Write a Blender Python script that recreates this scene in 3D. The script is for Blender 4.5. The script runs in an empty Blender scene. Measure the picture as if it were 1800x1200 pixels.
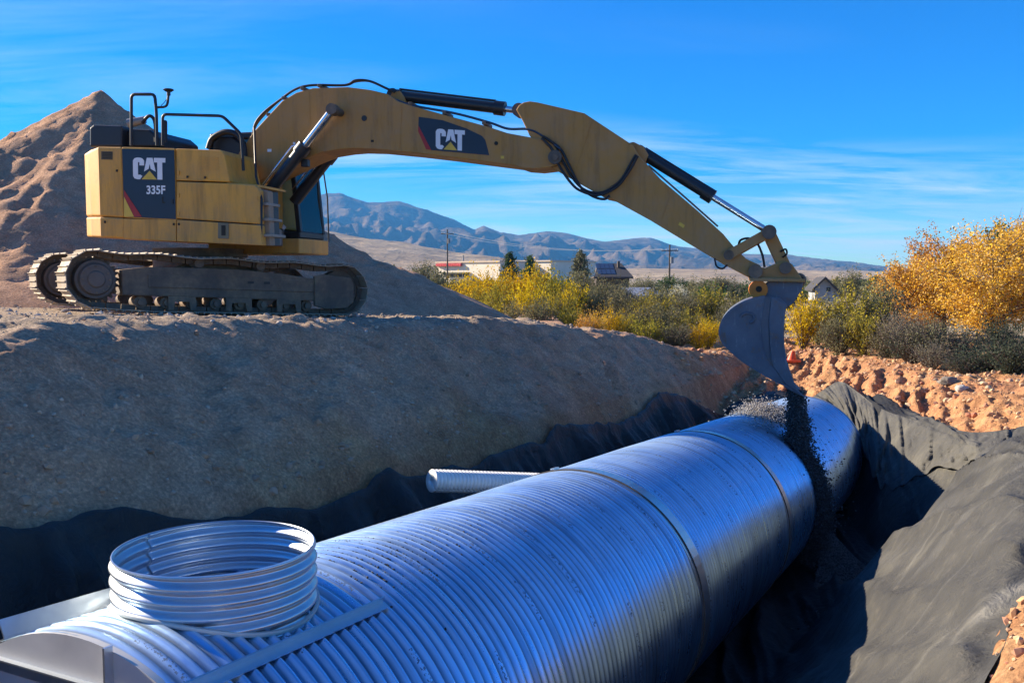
import bpy, bmesh, math, random
import numpy as np
from mathutils import Vector, Matrix
rad = math.radians
sc = bpy.context.scene
COL = sc.collection
random.seed(7)

# ------------------------------------------------------------------ camera, sky, sun, exposure
FPX, YH, CAMZ = 1600.0, 490.0, 1.65          # focal length in photo pixels, eye level row, eye height
PITCH = math.atan((600 - YH) / FPX)
cam = bpy.data.cameras.new('camera'); camo = bpy.data.objects.new('camera', cam); COL.objects.link(camo)
cam.sensor_width = 36; cam.lens = 36 * FPX / 1800; cam.clip_start = 0.05; cam.clip_end = 60000
camo.location = (0, 0, CAMZ); camo.rotation_euler = (math.pi / 2 - PITCH, 0, 0)
sc.camera = camo
SUN_AZ, SUN_EL = rad(-68), rad(24.5)           # azimuth from +Y towards +X, elevation
SDIR = Vector((math.sin(SUN_AZ) * math.cos(SUN_EL), math.cos(SUN_AZ) * math.cos(SUN_EL), math.sin(SUN_EL)))
w = bpy.data.worlds.new('World'); sc.world = w; w.use_nodes = True
nt = w.node_tree; nt.nodes.clear()
def N(t, **k):
    n = nt.nodes.new(t)
    for a, b in k.items(): setattr(n, a, b)
    return n
sky = N('ShaderNodeTexSky', sky_type='NISHITA', sun_disc=False)
sky.sun_elevation = SUN_EL; sky.sun_rotation = SUN_AZ
sky.altitude = 1300; sky.air_density = 1.0; sky.dust_density = 0.25; sky.ozone_density = 2.2
hs = N('ShaderNodeHueSaturation'); hs.inputs['Saturation'].default_value = 2.0; hs.inputs['Value'].default_value = 1.0
hs.inputs['Hue'].default_value = 0.514
nt.links.new(sky.outputs[0], hs.inputs['Color'])
tc = N('ShaderNodeTexCoord'); sx = N('ShaderNodeSeparateXYZ'); nt.links.new(tc.outputs['Generated'], sx.inputs[0])
def math_(op, a, b=None, clamp=False):
    n = N('ShaderNodeMath', operation=op, use_clamp=clamp)
    for i, v in enumerate((a, b)):
        if v is None: continue
        if isinstance(v, (int, float)): n.inputs[i].default_value = v
        else: nt.links.new(v, n.inputs[i])
    return n.outputs[0]
zz = math_('ADD', sx.outputs['Z'], 0.10)
cu = math_('DIVIDE', sx.outputs['X'], zz); cv = math_('DIVIDE', sx.outputs['Y'], zz)
cb = N('ShaderNodeCombineXYZ'); nt.links.new(cu, cb.inputs[0]); nt.links.new(cv, cb.inputs[1])
mp = N('ShaderNodeMapping'); mp.inputs['Scale'].default_value = (0.55, 1.5, 1); mp.inputs['Rotation'].default_value = (0, 0, rad(-8))
mp.inputs['Location'].default_value = (2.1, 0.1, 0)
nt.links.new(cb.outputs[0], mp.inputs[0])
n1 = N('ShaderNodeTexNoise'); n1.inputs['Scale'].default_value = 1.25; n1.inputs['Detail'].default_value = 9; n1.inputs['Roughness'].default_value = 0.62
n1.inputs['Distortion'].default_value = 0.5
nt.links.new(mp.outputs[0], n1.inputs['Vector'])
n2 = N('ShaderNodeTexNoise'); n2.inputs['Scale'].default_value = 0.33; n2.inputs['Detail'].default_value = 2
nt.links.new(mp.outputs[0], n2.inputs['Vector'])
cl = math_('MULTIPLY', math_('SUBTRACT', n1.outputs[0], 0.43), 4.4, True)
cl = math_('MULTIPLY', cl, math_('MULTIPLY', math_('SUBTRACT', n2.outputs[0], 0.38), 5.0, True))
lowm = N('ShaderNodeMapRange'); lowm.inputs[1].default_value = 0.04; lowm.inputs[2].default_value = 0.34; lowm.inputs[3].default_value = 0.95; lowm.inputs[4].default_value = 0.10
nt.links.new(sx.outputs['Z'], lowm.inputs[0])
cl = math_('MULTIPLY', cl, lowm.outputs[0], True)
mx = N('ShaderNodeMix', data_type='RGBA'); nt.links.new(cl, mx.inputs[0])
tn = N('ShaderNodeMix', data_type='RGBA', blend_type='MULTIPLY'); tn.inputs[0].default_value = 1.0; tn.inputs[7].default_value = (0.72, 0.90, 1.0, 1)
nt.links.new(hs.outputs[0], tn.inputs[6]); nt.links.new(tn.outputs[2], mx.inputs[6])
mx.inputs[7].default_value = (4.6, 5.2, 5.8, 1)
bg = N('ShaderNodeBackground'); bg.inputs[1].default_value = 0.085
nt.links.new(mx.outputs[2], bg.inputs[0])
wo = N('ShaderNodeOutputWorld'); nt.links.new(bg.outputs[0], wo.inputs[0])
sl = bpy.data.lights.new('sun', 'SUN'); sl.energy = 5.0; sl.angle = rad(0.53); sl.color = (1.0, 0.86, 0.66)
so = bpy.data.objects.new('sun', sl); COL.objects.link(so)
so.rotation_euler = SDIR.to_track_quat('Z', 'Y').to_euler()
sc.view_settings.view_transform = 'Standard'; sc.view_settings.look = 'None'
sc.view_settings.exposure = 1.4; sc.view_settings.gamma = 1.0
sc.render.engine = 'CYCLES'; sc.cycles.max_bounces = 6; sc.cycles.transparent_max_bounces = 12
sc.cycles.volume_bounces = 0; sc.cycles.use_denoising = True

# ------------------------------------------------------------------ helpers
CP, SP = math.cos(PITCH), math.sin(PITCH)
def ray(px, py):
    x, y = (px - 900) / FPX, (py - 600) / FPX
    return Vector((x, CP - y * SP, -y * CP - SP))
CAM = Vector((0, 0, CAMZ))
def at_y(px, py, Y): d = ray(px, py); return CAM + d * (Y / d.y)
def at_z(px, py, z): d = ray(px, py); return CAM + d * ((z - CAMZ) / d.z)

def hash2(ix, iy, s):
    h = (ix.astype(np.int64) * 374761393 + iy.astype(np.int64) * 668265263 + s * 974711) & 0xffffffff
    h = ((h ^ (h >> 13)) * 1274126177) & 0xffffffff
    return ((h ^ (h >> 16)) & 0xffffff) / float(0xffffff)
def vnoise(x, y, s=0):
    ix, iy = np.floor(x), np.floor(y); fx, fy = x - ix, y - iy
    fx = fx * fx * fx * (fx * (fx * 6 - 15) + 10); fy = fy * fy * fy * (fy * (fy * 6 - 15) + 10)
    a, b = hash2(ix, iy, s), hash2(ix + 1, iy, s); c, d = hash2(ix, iy + 1, s), hash2(ix + 1, iy + 1, s)
    return (a + (b - a) * fx + (c - a) * fy + (a - b - c + d) * fx * fy) * 2 - 1
def fbm(x, y, sc_, o=4, s=0, g=0.5):
    x, y = np.asarray(x, float) * sc_, np.asarray(y, float) * sc_
    r, a = 0, 1.0
    for i in range(o):
        r = r + a * vnoise(x + i * 17.3, y - i * 9.1, s + i); x, y = x * 2.03 + y * 0.11, y * 2.03 - x * 0.11; a *= g
    return r
def ridged(x, y, sc_, o=4, s=0):
    x, y = np.asarray(x, float) * sc_, np.asarray(y, float) * sc_
    r, a = 0, 1.0
    for i in range(o):
        r = r + a * (1 - np.abs(vnoise(x + i * 7.7, y + i * 3.1, s + i)) * 2); x, y = x * 2.1, y * 2.1; a *= 0.5
    return r
def sstep(a, b, x): t = np.clip((x - a) / (b - a), 0, 1); return t * t * (3 - 2 * t)

class MB:
    """collects shapes in world coordinates"""
    def __init__(s): s.v = []; s.f = []; s.smooth = False
    def add(s, vs, fs):
        o = len(s.v); s.v.extend([tuple(v) for v in vs]); s.f.extend([tuple(i + o for i in f) for f in fs]); return s
    def box(s, c, ax, ay, az):
        c, ax, ay, az = map(Vector, (c, ax, ay, az))
        vs = [c + ax * i + ay * j + az * k for i in (-1, 1) for j in (-1, 1) for k in (-1, 1)]
        return s.add(vs, [(0, 1, 3, 2), (4, 6, 7, 5), (0, 4, 5, 1), (2, 3, 7, 6), (0, 2, 6, 4), (1, 5, 7, 3)])
    def cyl(s, a, b, r, r2=None, n=16, cap=True):
        a, b = Vector(a), Vector(b); r2 = r if r2 is None else r2
        d = (b - a).normalized(); u = d.orthogonal().normalized(); v = d.cross(u)
        vs = []
        for i in range(n):
            t = 2 * math.pi * i / n; e = u * math.cos(t) + v * math.sin(t); vs += [a + e * r, b + e * r2]
        fs = [(2 * i, 2 * ((i + 1) % n), 2 * ((i + 1) % n) + 1, 2 * i + 1) for i in range(n)]
        if cap: fs += [tuple(2 * i for i in reversed(range(n))), tuple(2 * i + 1 for i in range(n))]
        return s.add(vs, fs)
    def tube(s, path, r, n=8, cap=True):
        p = [Vector(q) for q in path]; rr = r if isinstance(r, (list, tuple)) else [r] * len(p)
        vs, fs = [], []; up = None
        for i, q in enumerate(p):
            d = (p[min(i + 1, len(p) - 1)] - p[max(i - 1, 0)]).normalized()
            if up is None: up = d.orthogonal().normalized()
            up = (up - d * up.dot(d)); up = up.normalized() if up.length > 1e-6 else d.orthogonal().normalized()
            v = d.cross(up)
            for k in range(n):
                t = 2 * math.pi * k / n; vs.append(q + (up * math.cos(t) + v * math.sin(t)) * rr[i])
        for i in range(len(p) - 1):
            for k in range(n):
                a, b = i * n + k, i * n + (k + 1) % n; fs.append((a, b, b + n, a + n))
        if cap: fs += [tuple(reversed(range(n))), tuple((len(p) - 1) * n + k for k in range(n))]
        return s.add(vs, fs)
    def prism(s, A, B):
        """two matching loops of points"""
        n = len(A)
        return s.add(list(A) + list(B), [tuple(range(n)), tuple(reversed(range(n, 2 * n)))] + [(i, n + i, n + (i + 1) % n, (i + 1) % n) for i in range(n)])

def spline(pts, n=8):
    p = [Vector(q) for q in pts]; p = [p[0] * 2 - p[1]] + p + [p[-1] * 2 - p[-2]]; out = []
    for i in range(1, len(p) - 2):
        a, b, c, d = p[i - 1:i + 3]
        for k in range(n):
            t = k / n
            out.append(0.5 * ((2 * b) + (c - a) * t + (2 * a - 5 * b + 4 * c - d) * t * t + (3 * b - a - 3 * c + d) * t ** 3))
    return out + [p[-2]]

def mesh_np(name, V, F, smooth=True):
    me = bpy.data.meshes.new(name); V = np.asarray(V, np.float32); F = np.asarray(F, np.int32)
    me.vertices.add(len(V)); me.vertices.foreach_set('co', V.ravel())
    k = F.shape[1]
    me.loops.add(F.size); me.loops.foreach_set('vertex_index', F.ravel())
    me.polygons.add(len(F)); me.polygons.foreach_set('loop_start', np.arange(0, F.size, k, dtype=np.int32))
    me.update(calc_edges=True)
    me.polygons.foreach_set('use_smooth', np.full(len(F), smooth))
    me.update(); return me
def grid_faces(nu, nv):
    i = np.arange(nu - 1)[:, None] * nv + np.arange(nv - 1)[None]
    return np.stack([i, i + nv, i + nv + 1, i + 1], -1).reshape(-1, 4)

def new(name, me, mat=None, parent=None, label=None, cat=None, group=None, kind=None):
    o = bpy.data.objects.new(name, me); COL.objects.link(o)
    if mat is not None and me is not None:
        if not me.materials: me.materials.append(mat)
    if parent is not None: o.parent = parent
    for k, v in (('label', label), ('category', cat), ('group', group), ('kind', kind)):
        if v: o[k] = v
    return o
def root_of(o):
    while o.parent: o = o.parent
    return o
def part(name, mb, mat, parent=None, bevel=0, smooth=None, label=None, seg=2, **k):
    me = bpy.data.meshes.new(name)
    off = Vector(root_of(parent).location) if parent else Vector((0, 0, 0))
    me.from_pydata([Vector(v) - off for v in mb.v], [], mb.f); me.update()
    bm = bmesh.new(); bm.from_mesh(me); bmesh.ops.recalc_face_normals(bm, faces=bm.faces); bm.to_mesh(me); bm.free()
    o = new(name, me, mat, parent, label, **k)
    if bevel:
        m = o.modifiers.new('bevel', 'BEVEL'); m.width = bevel; m.segments = seg; m.limit_method = 'ANGLE'; m.angle_limit = rad(35)
    if smooth is not None:
        me.polygons.foreach_set('use_smooth', [True] * len(me.polygons))
        try: me.set_sharp_from_angle(angle=rad(smooth))
        except Exception: pass
    return o
def empty(name, loc, label, cat, group=None):
    o = new(name, None, None, None, label, cat, group); o.location = loc; o.empty_display_size = 0.1; return o
def copy_tree(o, parent=None):
    c = o.copy(); COL.objects.link(c)
    if parent is not None: c.parent = parent
    for ch in list(o.children): copy_tree(ch, c)
    return c

# ------------------------------------------------------------------ materials
class MT:
    def __init__(s, name):
        s.m = bpy.data.materials.new(name); s.m.use_nodes = True; s.t = s.m.node_tree
        s.b = s.t.nodes['Principled BSDF']; s.o = s.t.nodes['Material Output']
    def n(s, typ, **k):
        x = s.t.nodes.new(typ)
        for a, b in k.items():
            if a.startswith('i_'): x.inputs[a[2:].replace('_', ' ')].default_value = b
            else: setattr(x, a, b)
        return x
    def l(s, a, b): s.t.links.new(a, b)
    def noise(s, scale, detail=4, rough=0.55, vec=None, dist=0):
        x = s.n('ShaderNodeTexNoise'); x.inputs['Scale'].default_value = scale; x.inputs['Detail'].default_value = detail
        x.inputs['Roughness'].default_value = rough; x.inputs['Distortion'].default_value = dist
        s.l(vec if vec is not None else s.co(), x.inputs['Vector']); return x.outputs[0]
    def co(s):
        if not hasattr(s, '_co'): s._co = s.n('ShaderNodeTexCoord').outputs['Object']
        return s._co
    def ramp(s, f, pts):
        r = s.n('ShaderNodeValToRGB'); e = r.color_ramp.elements
        while len(e) < len(pts): e.new(0.5)
        for i, (p, c) in enumerate(pts):
            e[i].position = p; e[i].color = (c, c, c, 1) if isinstance(c, (int, float)) else (*c, 1)
        s.l(f, r.inputs[0]); return r.outputs[0]
    def mix(s, f, a, b, bt='MIX'):
        x = s.n('ShaderNodeMix', data_type='RGBA', blend_type=bt)
        for i, v in ((0, f), (6, a), (7, b)):
            if isinstance(v, (int, float)): x.inputs[i].default_value = v
            elif isinstance(v, tuple): x.inputs[i].default_value = (*v, 1)
            else: s.l(v, x.inputs[i])
        return x.outputs[2]
    def math(s, op, a, b=0.0, clamp=False):
        x = s.n('ShaderNodeMath', operation=op, use_clamp=clamp)
        for i, v in enumerate((a, b)):
            if isinstance(v, (int, float)): x.inputs[i].default_value = v
            else: s.l(v, x.inputs[i])
        return x.outputs[0]
    def bump(s, h, strength=0.3, dist=0.02):
        b = s.n('ShaderNodeBump'); b.inputs['Strength'].default_value = strength; b.inputs['Distance'].default_value = dist
        s.l(h, b.inputs['Height']); s.l(b.outputs[0], s.b.inputs['Normal'])
    def set(s, **k):
        for a, v in k.items():
            i = s.b.inputs[a.replace('_', ' ')]
            if isinstance(v, tuple): i.default_value = (*v, 1)
            elif isinstance(v, (int, float)): i.default_value = v
            else: s.l(v, i)
        return s

def simple(name, col, rough=0.6, metal=0.0, var=0.25, scale=6, spec=0.5):
    m = MT(name); f = m.ramp(m.noise(scale, 6, 0.6), [(0.3, 1 - var), (0.7, 1.0)])
    m.set(Base_Color=m.mix(1.0, col, f, 'MULTIPLY'), Roughness=rough, Metallic=metal); m.b.inputs['Specular IOR Level'].default_value = spec
    return m.m

def soil_mat(name, with_mask, k=1.0):
    m = MT(name)
    n_big = m.noise(0.35, 5, 0.6); n_mid = m.noise(3.0, 7, 0.65); n_fine = m.noise(28, 6, 0.7)
    grey = m.ramp(n_mid, [(0.25, (0.40 * k, 0.225 * k, 0.135 * k)), (0.55, (0.55 * k, 0.325 * k, 0.20 * k)), (0.8, (0.64 * k, 0.41 * k, 0.27 * k))])
    orange = m.ramp(n_mid, [(0.25, (0.30, 0.135, 0.065)), (0.5, (0.48, 0.245, 0.115)), (0.75, (0.60, 0.37, 0.19))])
    red = m.ramp(n_big, [(0.45, 0.0), (0.62, 0.55)])
    orange = m.mix(red, orange, (0.44, 0.185, 0.10))
    if with_mask:
        at = m.n('ShaderNodeAttribute', attribute_name='orange').outputs['Fac']
        tp = m.n('ShaderNodeAttribute', attribute_name='sandy').outputs['Fac']
        base = m.mix(at, grey, orange)
        sand = m.ramp(n_mid, [(0.3, (0.30, 0.22, 0.155)), (0.7, (0.48, 0.37, 0.26))])
        base = m.mix(tp, base, sand)
    else: base = grey
    peb = m.mix(1.0, m.ramp(n_fine, [(0.35, 0.72), (0.52, 1.05), (0.66, 1.5)]), m.ramp(m.noise(0.9, 8, 0.72, dist=1.0), [(0.32, 0.85), (0.55, 1.05), (0.7, 1.25)]), 'MULTIPLY')
    base = m.mix(1.0, base, peb, 'MULTIPLY')
    m.set(Base_Color=base, Roughness=0.95); m.b.inputs['Specular IOR Level'].default_value = 0.15
    h = m.math('ADD', m.math('MULTIPLY', m.noise(11, 8, 0.7), 1.0), m.math('MULTIPLY', n_fine, 0.35))
    m.bump(h, 0.8, 0.09)
    return m.m
M = {}
M['soil'] = soil_mat('soil', True); M['heap'] = soil_mat('heap_soil', False, 0.9)
def paint(name, col, dust_light=0.45, rough=0.45):
    m = MT(name); n = m.noise(2.2, 7, 0.65); n2 = m.noise(14, 6, 0.7)
    d = m.math('MULTIPLY', m.ramp(n, [(0.38, 0.15), (0.66, 1.25)]), m.ramp(n2, [(0.3, 0.45), (0.7, 1.1)]))
    geo = m.n('ShaderNodeNewGeometry'); sp = m.n('ShaderNodeSeparateXYZ'); m.l(geo.outputs['Normal'], sp.inputs[0])
    up = m.math('MULTIPLY', sp.outputs['Z'], 0.5, True)
    sz = m.n('ShaderNodeSeparateXYZ'); m.l(m.co(), sz.inputs[0]); lowd = m.n('ShaderNodeMapRange'); lowd.inputs[1].default_value = 2.1; lowd.inputs[2].default_value = 1.0; lowd.inputs[4].default_value = 0.45; m.l(sz.outputs['Z'], lowd.inputs[0])
    up = m.math('ADD', up, m.math('MULTIPLY', lowd.outputs[0], n2))
    d = m.math('ADD', m.math('MULTIPLY', d, dust_light), m.math('MULTIPLY', up, 0.5), True)
    mpn = m.n('ShaderNodeMapping'); mpn.inputs['Scale'].default_value = (3.0, 3.0, 0.35); m.l(m.co(), mpn.inputs[0])
    stk = m.ramp(m.noise(2.0, 6, 0.7, mpn.outputs[0]), [(0.48, 0.0), (0.72, 0.8)]); col = m.mix(stk, col, tuple(v * 0.42 for v in col)); chips = m.ramp(m.noise(26, 5, 0.75), [(0.66, 0.0), (0.70, 0.8)]); col = m.mix(chips, col, (0.10, 0.08, 0.06))
    m.set(Base_Color=m.mix(d, col, (0.37, 0.245, 0.145)), Roughness=m.ramp(d, [(0, rough), (0.6, 0.85)]))
    m.bump(n2, 0.05, 0.01); return m.m
M['yellow'] = paint('machine_yellow', (0.74, 0.34, 0.028), 0.38)
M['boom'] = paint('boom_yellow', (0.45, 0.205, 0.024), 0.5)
M['greypaint'] = paint('machine_grey', (0.10, 0.105, 0.115), 0.5)
M['black'] = simple('black_plastic', (0.018, 0.018, 0.02), 0.45)
M['rubber'] = simple('hose_rubber', (0.015, 0.015, 0.016), 0.5)
M['cyl'] = simple('cylinder_black', (0.02, 0.021, 0.024), 0.35)
M['chrome'] = simple('chrome_rod', (0.72, 0.73, 0.75), 0.18, 1.0, 0.1)
M['pin'] = paint('pin_steel', (0.06, 0.055, 0.05), 0.4)
M['decal'] = simple('decal_black_sky', (0.008, 0.016, 0.036), 0.35, 0, 0.2)  # black decal, blue sky reflection put into its base colour
M['white'] = simple('decal_white', (0.80, 0.80, 0.80), 0.5, 0, 0.1)
M['red'] = simple('decal_red', (0.42, 0.02, 0.02), 0.5)
M['decyellow'] = simple('decal_yellow', (0.80, 0.50, 0.06), 0.5)
M['orangepaint'] = simple('orange_steel', (0.75, 0.22, 0.015), 0.5)
M['track'] = paint('track_steel', (0.05, 0.047, 0.044), 0.55, 0.6)
M['shoe'] = paint('shoe_steel', (0.36, 0.32, 0.25), 0.5, 0.55)
M['bucket'] = paint('bucket_grey', (0.115, 0.135, 0.17), 0.25, 0.45)
def bucket_mat():
    m = MT('bucket_worn'); n = m.noise(5, 8, 0.7); n2 = m.noise(1.4, 5, 0.6); mpn = m.n('ShaderNodeMapping'); mpn.inputs['Scale'].default_value = (9, 9, 1.2); m.l(m.co(), mpn.inputs[0])
    sc_ = m.noise(3.0, 5, 0.7, mpn.outputs[0])
    c = m.ramp(n2, [(0.3, (0.085, 0.10, 0.13)), (0.7, (0.15, 0.17, 0.205))])
    c = m.mix(m.ramp(n, [(0.55, 0.0), (0.68, 0.75)]), c, (0.22, 0.13, 0.075)); c = m.mix(m.ramp(sc_, [(0.6, 0.0), (0.72, 0.6)]), c, (0.36, 0.37, 0.38))
    m.set(Base_Color=c, Roughness=m.ramp(n, [(0.3, 0.38), (0.7, 0.8)]), Metallic=0.25); m.bump(n, 0.25, 0.02); return m.m
M['bucket'] = bucket_mat()
M['seam'] = simple('seam_dark', (0.03, 0.024, 0.015), 0.8)
def glass(name, tint, refl=0.08):
    m = MT(name); tr = m.n('ShaderNodeBsdfTransparent'); tr.inputs[0].default_value = (*tint, 1)
    gl = m.n('ShaderNodeBsdfGlossy'); gl.inputs['Roughness'].default_value = 0.03
    fr = m.n('ShaderNodeFresnel'); fr.inputs[0].default_value = 1.45
    ms = m.n('ShaderNodeMixShader'); m.l(fr.outputs[0], ms.inputs[0]); m.l(tr.outputs[0], ms.inputs[1]); m.l(gl.outputs[0], ms.inputs[2])
    m.l(ms.outputs[0], m.o.inputs[0]); return m.m
M['glass'] = glass('cab_glass', (0.80, 0.90, 0.94))
def fabric_mat(name, k, dust_light, grad=False, rough=0.75):
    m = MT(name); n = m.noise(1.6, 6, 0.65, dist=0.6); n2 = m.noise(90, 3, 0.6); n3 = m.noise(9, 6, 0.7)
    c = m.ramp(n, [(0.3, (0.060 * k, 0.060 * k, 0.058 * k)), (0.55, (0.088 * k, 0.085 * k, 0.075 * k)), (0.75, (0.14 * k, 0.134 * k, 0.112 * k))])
    c = m.mix(m.ramp(n3, [(0.55, 0.0), (0.75, dust_light)]), c, (0.19, 0.165, 0.13))
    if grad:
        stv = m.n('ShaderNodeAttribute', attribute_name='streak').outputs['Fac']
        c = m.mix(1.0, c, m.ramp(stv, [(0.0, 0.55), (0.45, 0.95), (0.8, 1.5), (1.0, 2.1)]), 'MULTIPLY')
        c = m.mix(m.n('ShaderNodeAttribute', attribute_name='dust_light').outputs['Fac'], (0.014, 0.015, 0.017), c)  # paints shade near-black low on the sheet, keeps the sunlit tone above
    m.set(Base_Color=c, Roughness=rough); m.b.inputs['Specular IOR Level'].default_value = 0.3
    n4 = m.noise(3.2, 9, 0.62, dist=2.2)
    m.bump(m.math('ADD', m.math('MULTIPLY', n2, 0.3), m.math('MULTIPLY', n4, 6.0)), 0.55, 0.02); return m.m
M['blackfabric'] = fabric_mat('geotextile_shaded', 0.26, 0.03, rough=0.5)  # darker copy of the liner, shade put into its colour
M['fabric'] = fabric_mat('geotextile_lit_dusty', 1.0, 0.40); M['rfabric'] = fabric_mat('geotextile_part_shaded', 0.80, 0.35, True)  # paler copies, sunlight put into the colour along with some dust

# ------------------------------------------------------------------ trench frame and terrain
DH = np.array([0.46815, 0.88365]); EH = np.array([0.88365, -0.46815])     # along the pipe, to its right
AX0 = np.array([-3.03797, 1.45558]); AXZ0 = CAMZ - 1.2 * 2.13761; SLOPE = -0.05302
PR = 1.2; T0, T1, T2, T3 = 2.6, 7.915, 11.71, 19.12
def qt(x, y): dx, dy = x - AX0[0], y - AX0[1]; return dx * EH[0] + dy * EH[1], dx * DH[0] + dy * DH[1]
def xy(q, t): return AX0[0] + q * EH[0] + t * DH[0], AX0[1] + q * EH[1] + t * DH[1]
def axz(t): return AXZ0 + SLOPE * t
C0 = np.array([-5.45, 15.9])                      # swing centre of the excavator
HT, HU = rad(36), rad(-14)                        # heading of tracks and of upper body (from +X towards +Y)
FT = np.array([math.cos(HT), math.sin(HT)]); RT = np.array([math.sin(HT), -math.cos(HT)])
FU = np.array([math.cos(HU), math.sin(HU)]); RU = np.array([math.sin(HU), -math.cos(HU)])
ZT0, ZTS = 1.045, -0.037
def zp(t): return np.interp(t, [2, 5.4, 8.7, 13.1, 14.65, 18.2, 20.4, 21.5, 23.0, 25.0], [1.25, 1.2, 1.14, 0.96, 0.93, 0.64, 0.38, 0.10, -0.2, -0.4])
def natural(x, y):
    return -0.4 * sstep(7, 16, y + 0.25 * x) + 0.05 * fbm(x, y, 0.25, 3, 5) * sstep(5, 30, np.hypot(x, y))
def kink(t): return np.interp(t, [2, 5, 8, 12, 15, 20], [-0.1, -0.18, -0.36, -0.47, -0.53, -0.72])
def exc_parts(x, y):
    q, t = qt(x, y)
    zb = axz(t) - PR - 0.03
    zk = kink(t)
    qk = -2.7
    Lw = np.where(q > qk, zk + (qk - q) * 1.9, zk + (qk - q) * 0.74)
    q0 = 3.55 + np.maximum(0, t - 10.5) * 0.65
    Rw = (q - q0) * 1.25
    Nw = -(t - 0.6) * 1.2
    Ew = np.where(t < 21.3, -1.5 + (t - 21.3) * 2.2, -1.5 + (t - 21.3) * 0.155)
    Bw = np.where(x > 7.35, -0.4 + (x - 9.0) * 0.42, -1.09 + (x - 7.35) * 1.6)
    return q, t, zb, Lw, Rw, Nw, Ew, Bw
def outer(x, y):
    q, t = qt(x, y); nat = natural(x, y)
    fill = sstep(-1.0, -3.0, q) * sstep(48, 38, y) * sstep(-60, -40, x)
    z = nat + (zp(t) - nat) * fill
    # ruts and loose dirt on the plateau
    rough = 0.05 * fbm(x, y, 0.9, 4, 11) + 0.03 * fbm(x, y, 3.3, 3, 21)
    d = np.hypot(x - C0[0], y - C0[1])
    sT = (x - C0[0]) * FT[0] + (y - C0[1]) * FT[1]
    oT = (x - C0[0]) * RT[0] + (y - C0[1]) * RT[1]
    k = sstep(4.2, 2.9, np.maximum(np.abs(sT), np.abs(oT) * 1.3))
    z = z + rough * fill * (1 - 0.8 * k)
    return z * (1 - k) + (ZT0 + ZTS * sT + 0.012 * fbm(x, y, 5, 3, 4)) * k
def terrain(x, y, detail=True):
    q, t, zb, Lw, Rw, Nw, Ew, Bw = exc_parts(x, y)
    if detail:
        # tooth marks left by the bucket on the orange banks
        u = q + 0.16 * fbm(x, y, 0.9, 3, 31) + 0.07 * t
        saw = (u / 0.40) % 1.0; saw = np.where(saw < 0.7, saw / 0.7, (1 - saw) / 0.3)
        brk = sstep(-0.5, 0.5, fbm(q * 0.6, t * 0.9, 1.0, 2, 41))
        tooth = 0.20 * (saw - 0.5) * (0.35 + 0.8 * brk) + 0.10 * fbm(x, y, 1.6, 4, 51) + 0.045 * fbm(x, y, 7, 3, 52)
        Bw = Bw + tooth * sstep(7.0, 7.8, x); Ew = Ew + tooth * sstep(21.3, 22.2, t)
        Lw = Lw + sstep(-2.75, -3.2, q) * (0.09 * fbm(x, y, 0.8, 3, 61) + 0.045 * fbm(x, y, 3.1, 4, 62) + 0.03 * np.maximum(0, fbm(x, y, 9, 3, 63))
              + 0.05 * fbm(t * 2.2 + q * 0.9, q * 0.5, 1.0, 3, 64))
        Rw = Rw + 0.05 * fbm(x, y, 2.5, 3, 71)
    def smax(a, b, k=0.12): h = np.clip(0.5 + 0.5 * (a - b) / k, 0, 1); return b + (a - b) * h + k * h * (1 - h)
    ex = smax(smax(smax(smax(zb, Lw), Rw), smax(Ew, Bw)), Nw)
    out = outer(x, y)
    if detail: out = out + 0.04 * fbm(x, y, 4.5, 4, 81) * sstep(10, 4, np.abs(q)) + 0.06 * fbm(x, y, 1.8, 4, 82) * sstep(1.5, 3.0, q)
    k = 0.16; h = np.clip(0.5 + 0.5 * (out - ex) / k, 0, 1)
    return out + (ex - out) * h - k * h * (1 - h)

nq, ntt = 520, 560
qs = np.concatenate([np.linspace(-16, -5.6, 90, endpoint=False), np.linspace(-5.6, 9.2, nq - 90)]); ts = np.concatenate([np.linspace(-3, 3, 40, endpoint=False), np.linspace(3, 32, ntt - 40)])
Q, T = np.meshgrid(qs, ts, indexing='ij'); X, Y = xy(Q, T); Z = terrain(X, Y)
edge = np.maximum(sstep(-14.5, -16, Q), np.maximum(sstep(8.4, 9.2, Q), sstep(31, 32, T)))
Z = Z * (1 - edge) + (outer(X, Y) + 0.01) * edge
me = mesh_np('ground', np.stack([X, Y, Z], -1).reshape(-1, 3), grid_faces(nq, ntt))
q_, t_, zb_, Lw_, Rw_, Nw_, Ew_, Bw_ = exc_parts(X, Y)
om = sstep(-3.4, -2.4, Q + 0.5 * fbm(X, Y, 0.5, 3, 91) + 0.0 * T) * 1.0
om = np.maximum(om, sstep(21.5, 23.5, T + 0.8 * fbm(X, Y, 0.4, 3, 92)))
sand = sstep(0.1, -0.05, np.abs(Z - outer(X, Y)) - 0.10) * sstep(-4.0, -4.8, Q)
for nm, arr in (('orange', om), ('sandy', sand)):
    a = me.attributes.new(nm, 'FLOAT', 'POINT'); a.data.foreach_set('value', arr.astype(np.float32).ravel())
new('ground_excavation', me, M['soil'], kind='structure', label='shaded soil bank, plateau and orange toothed banks round the trench')

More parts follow.
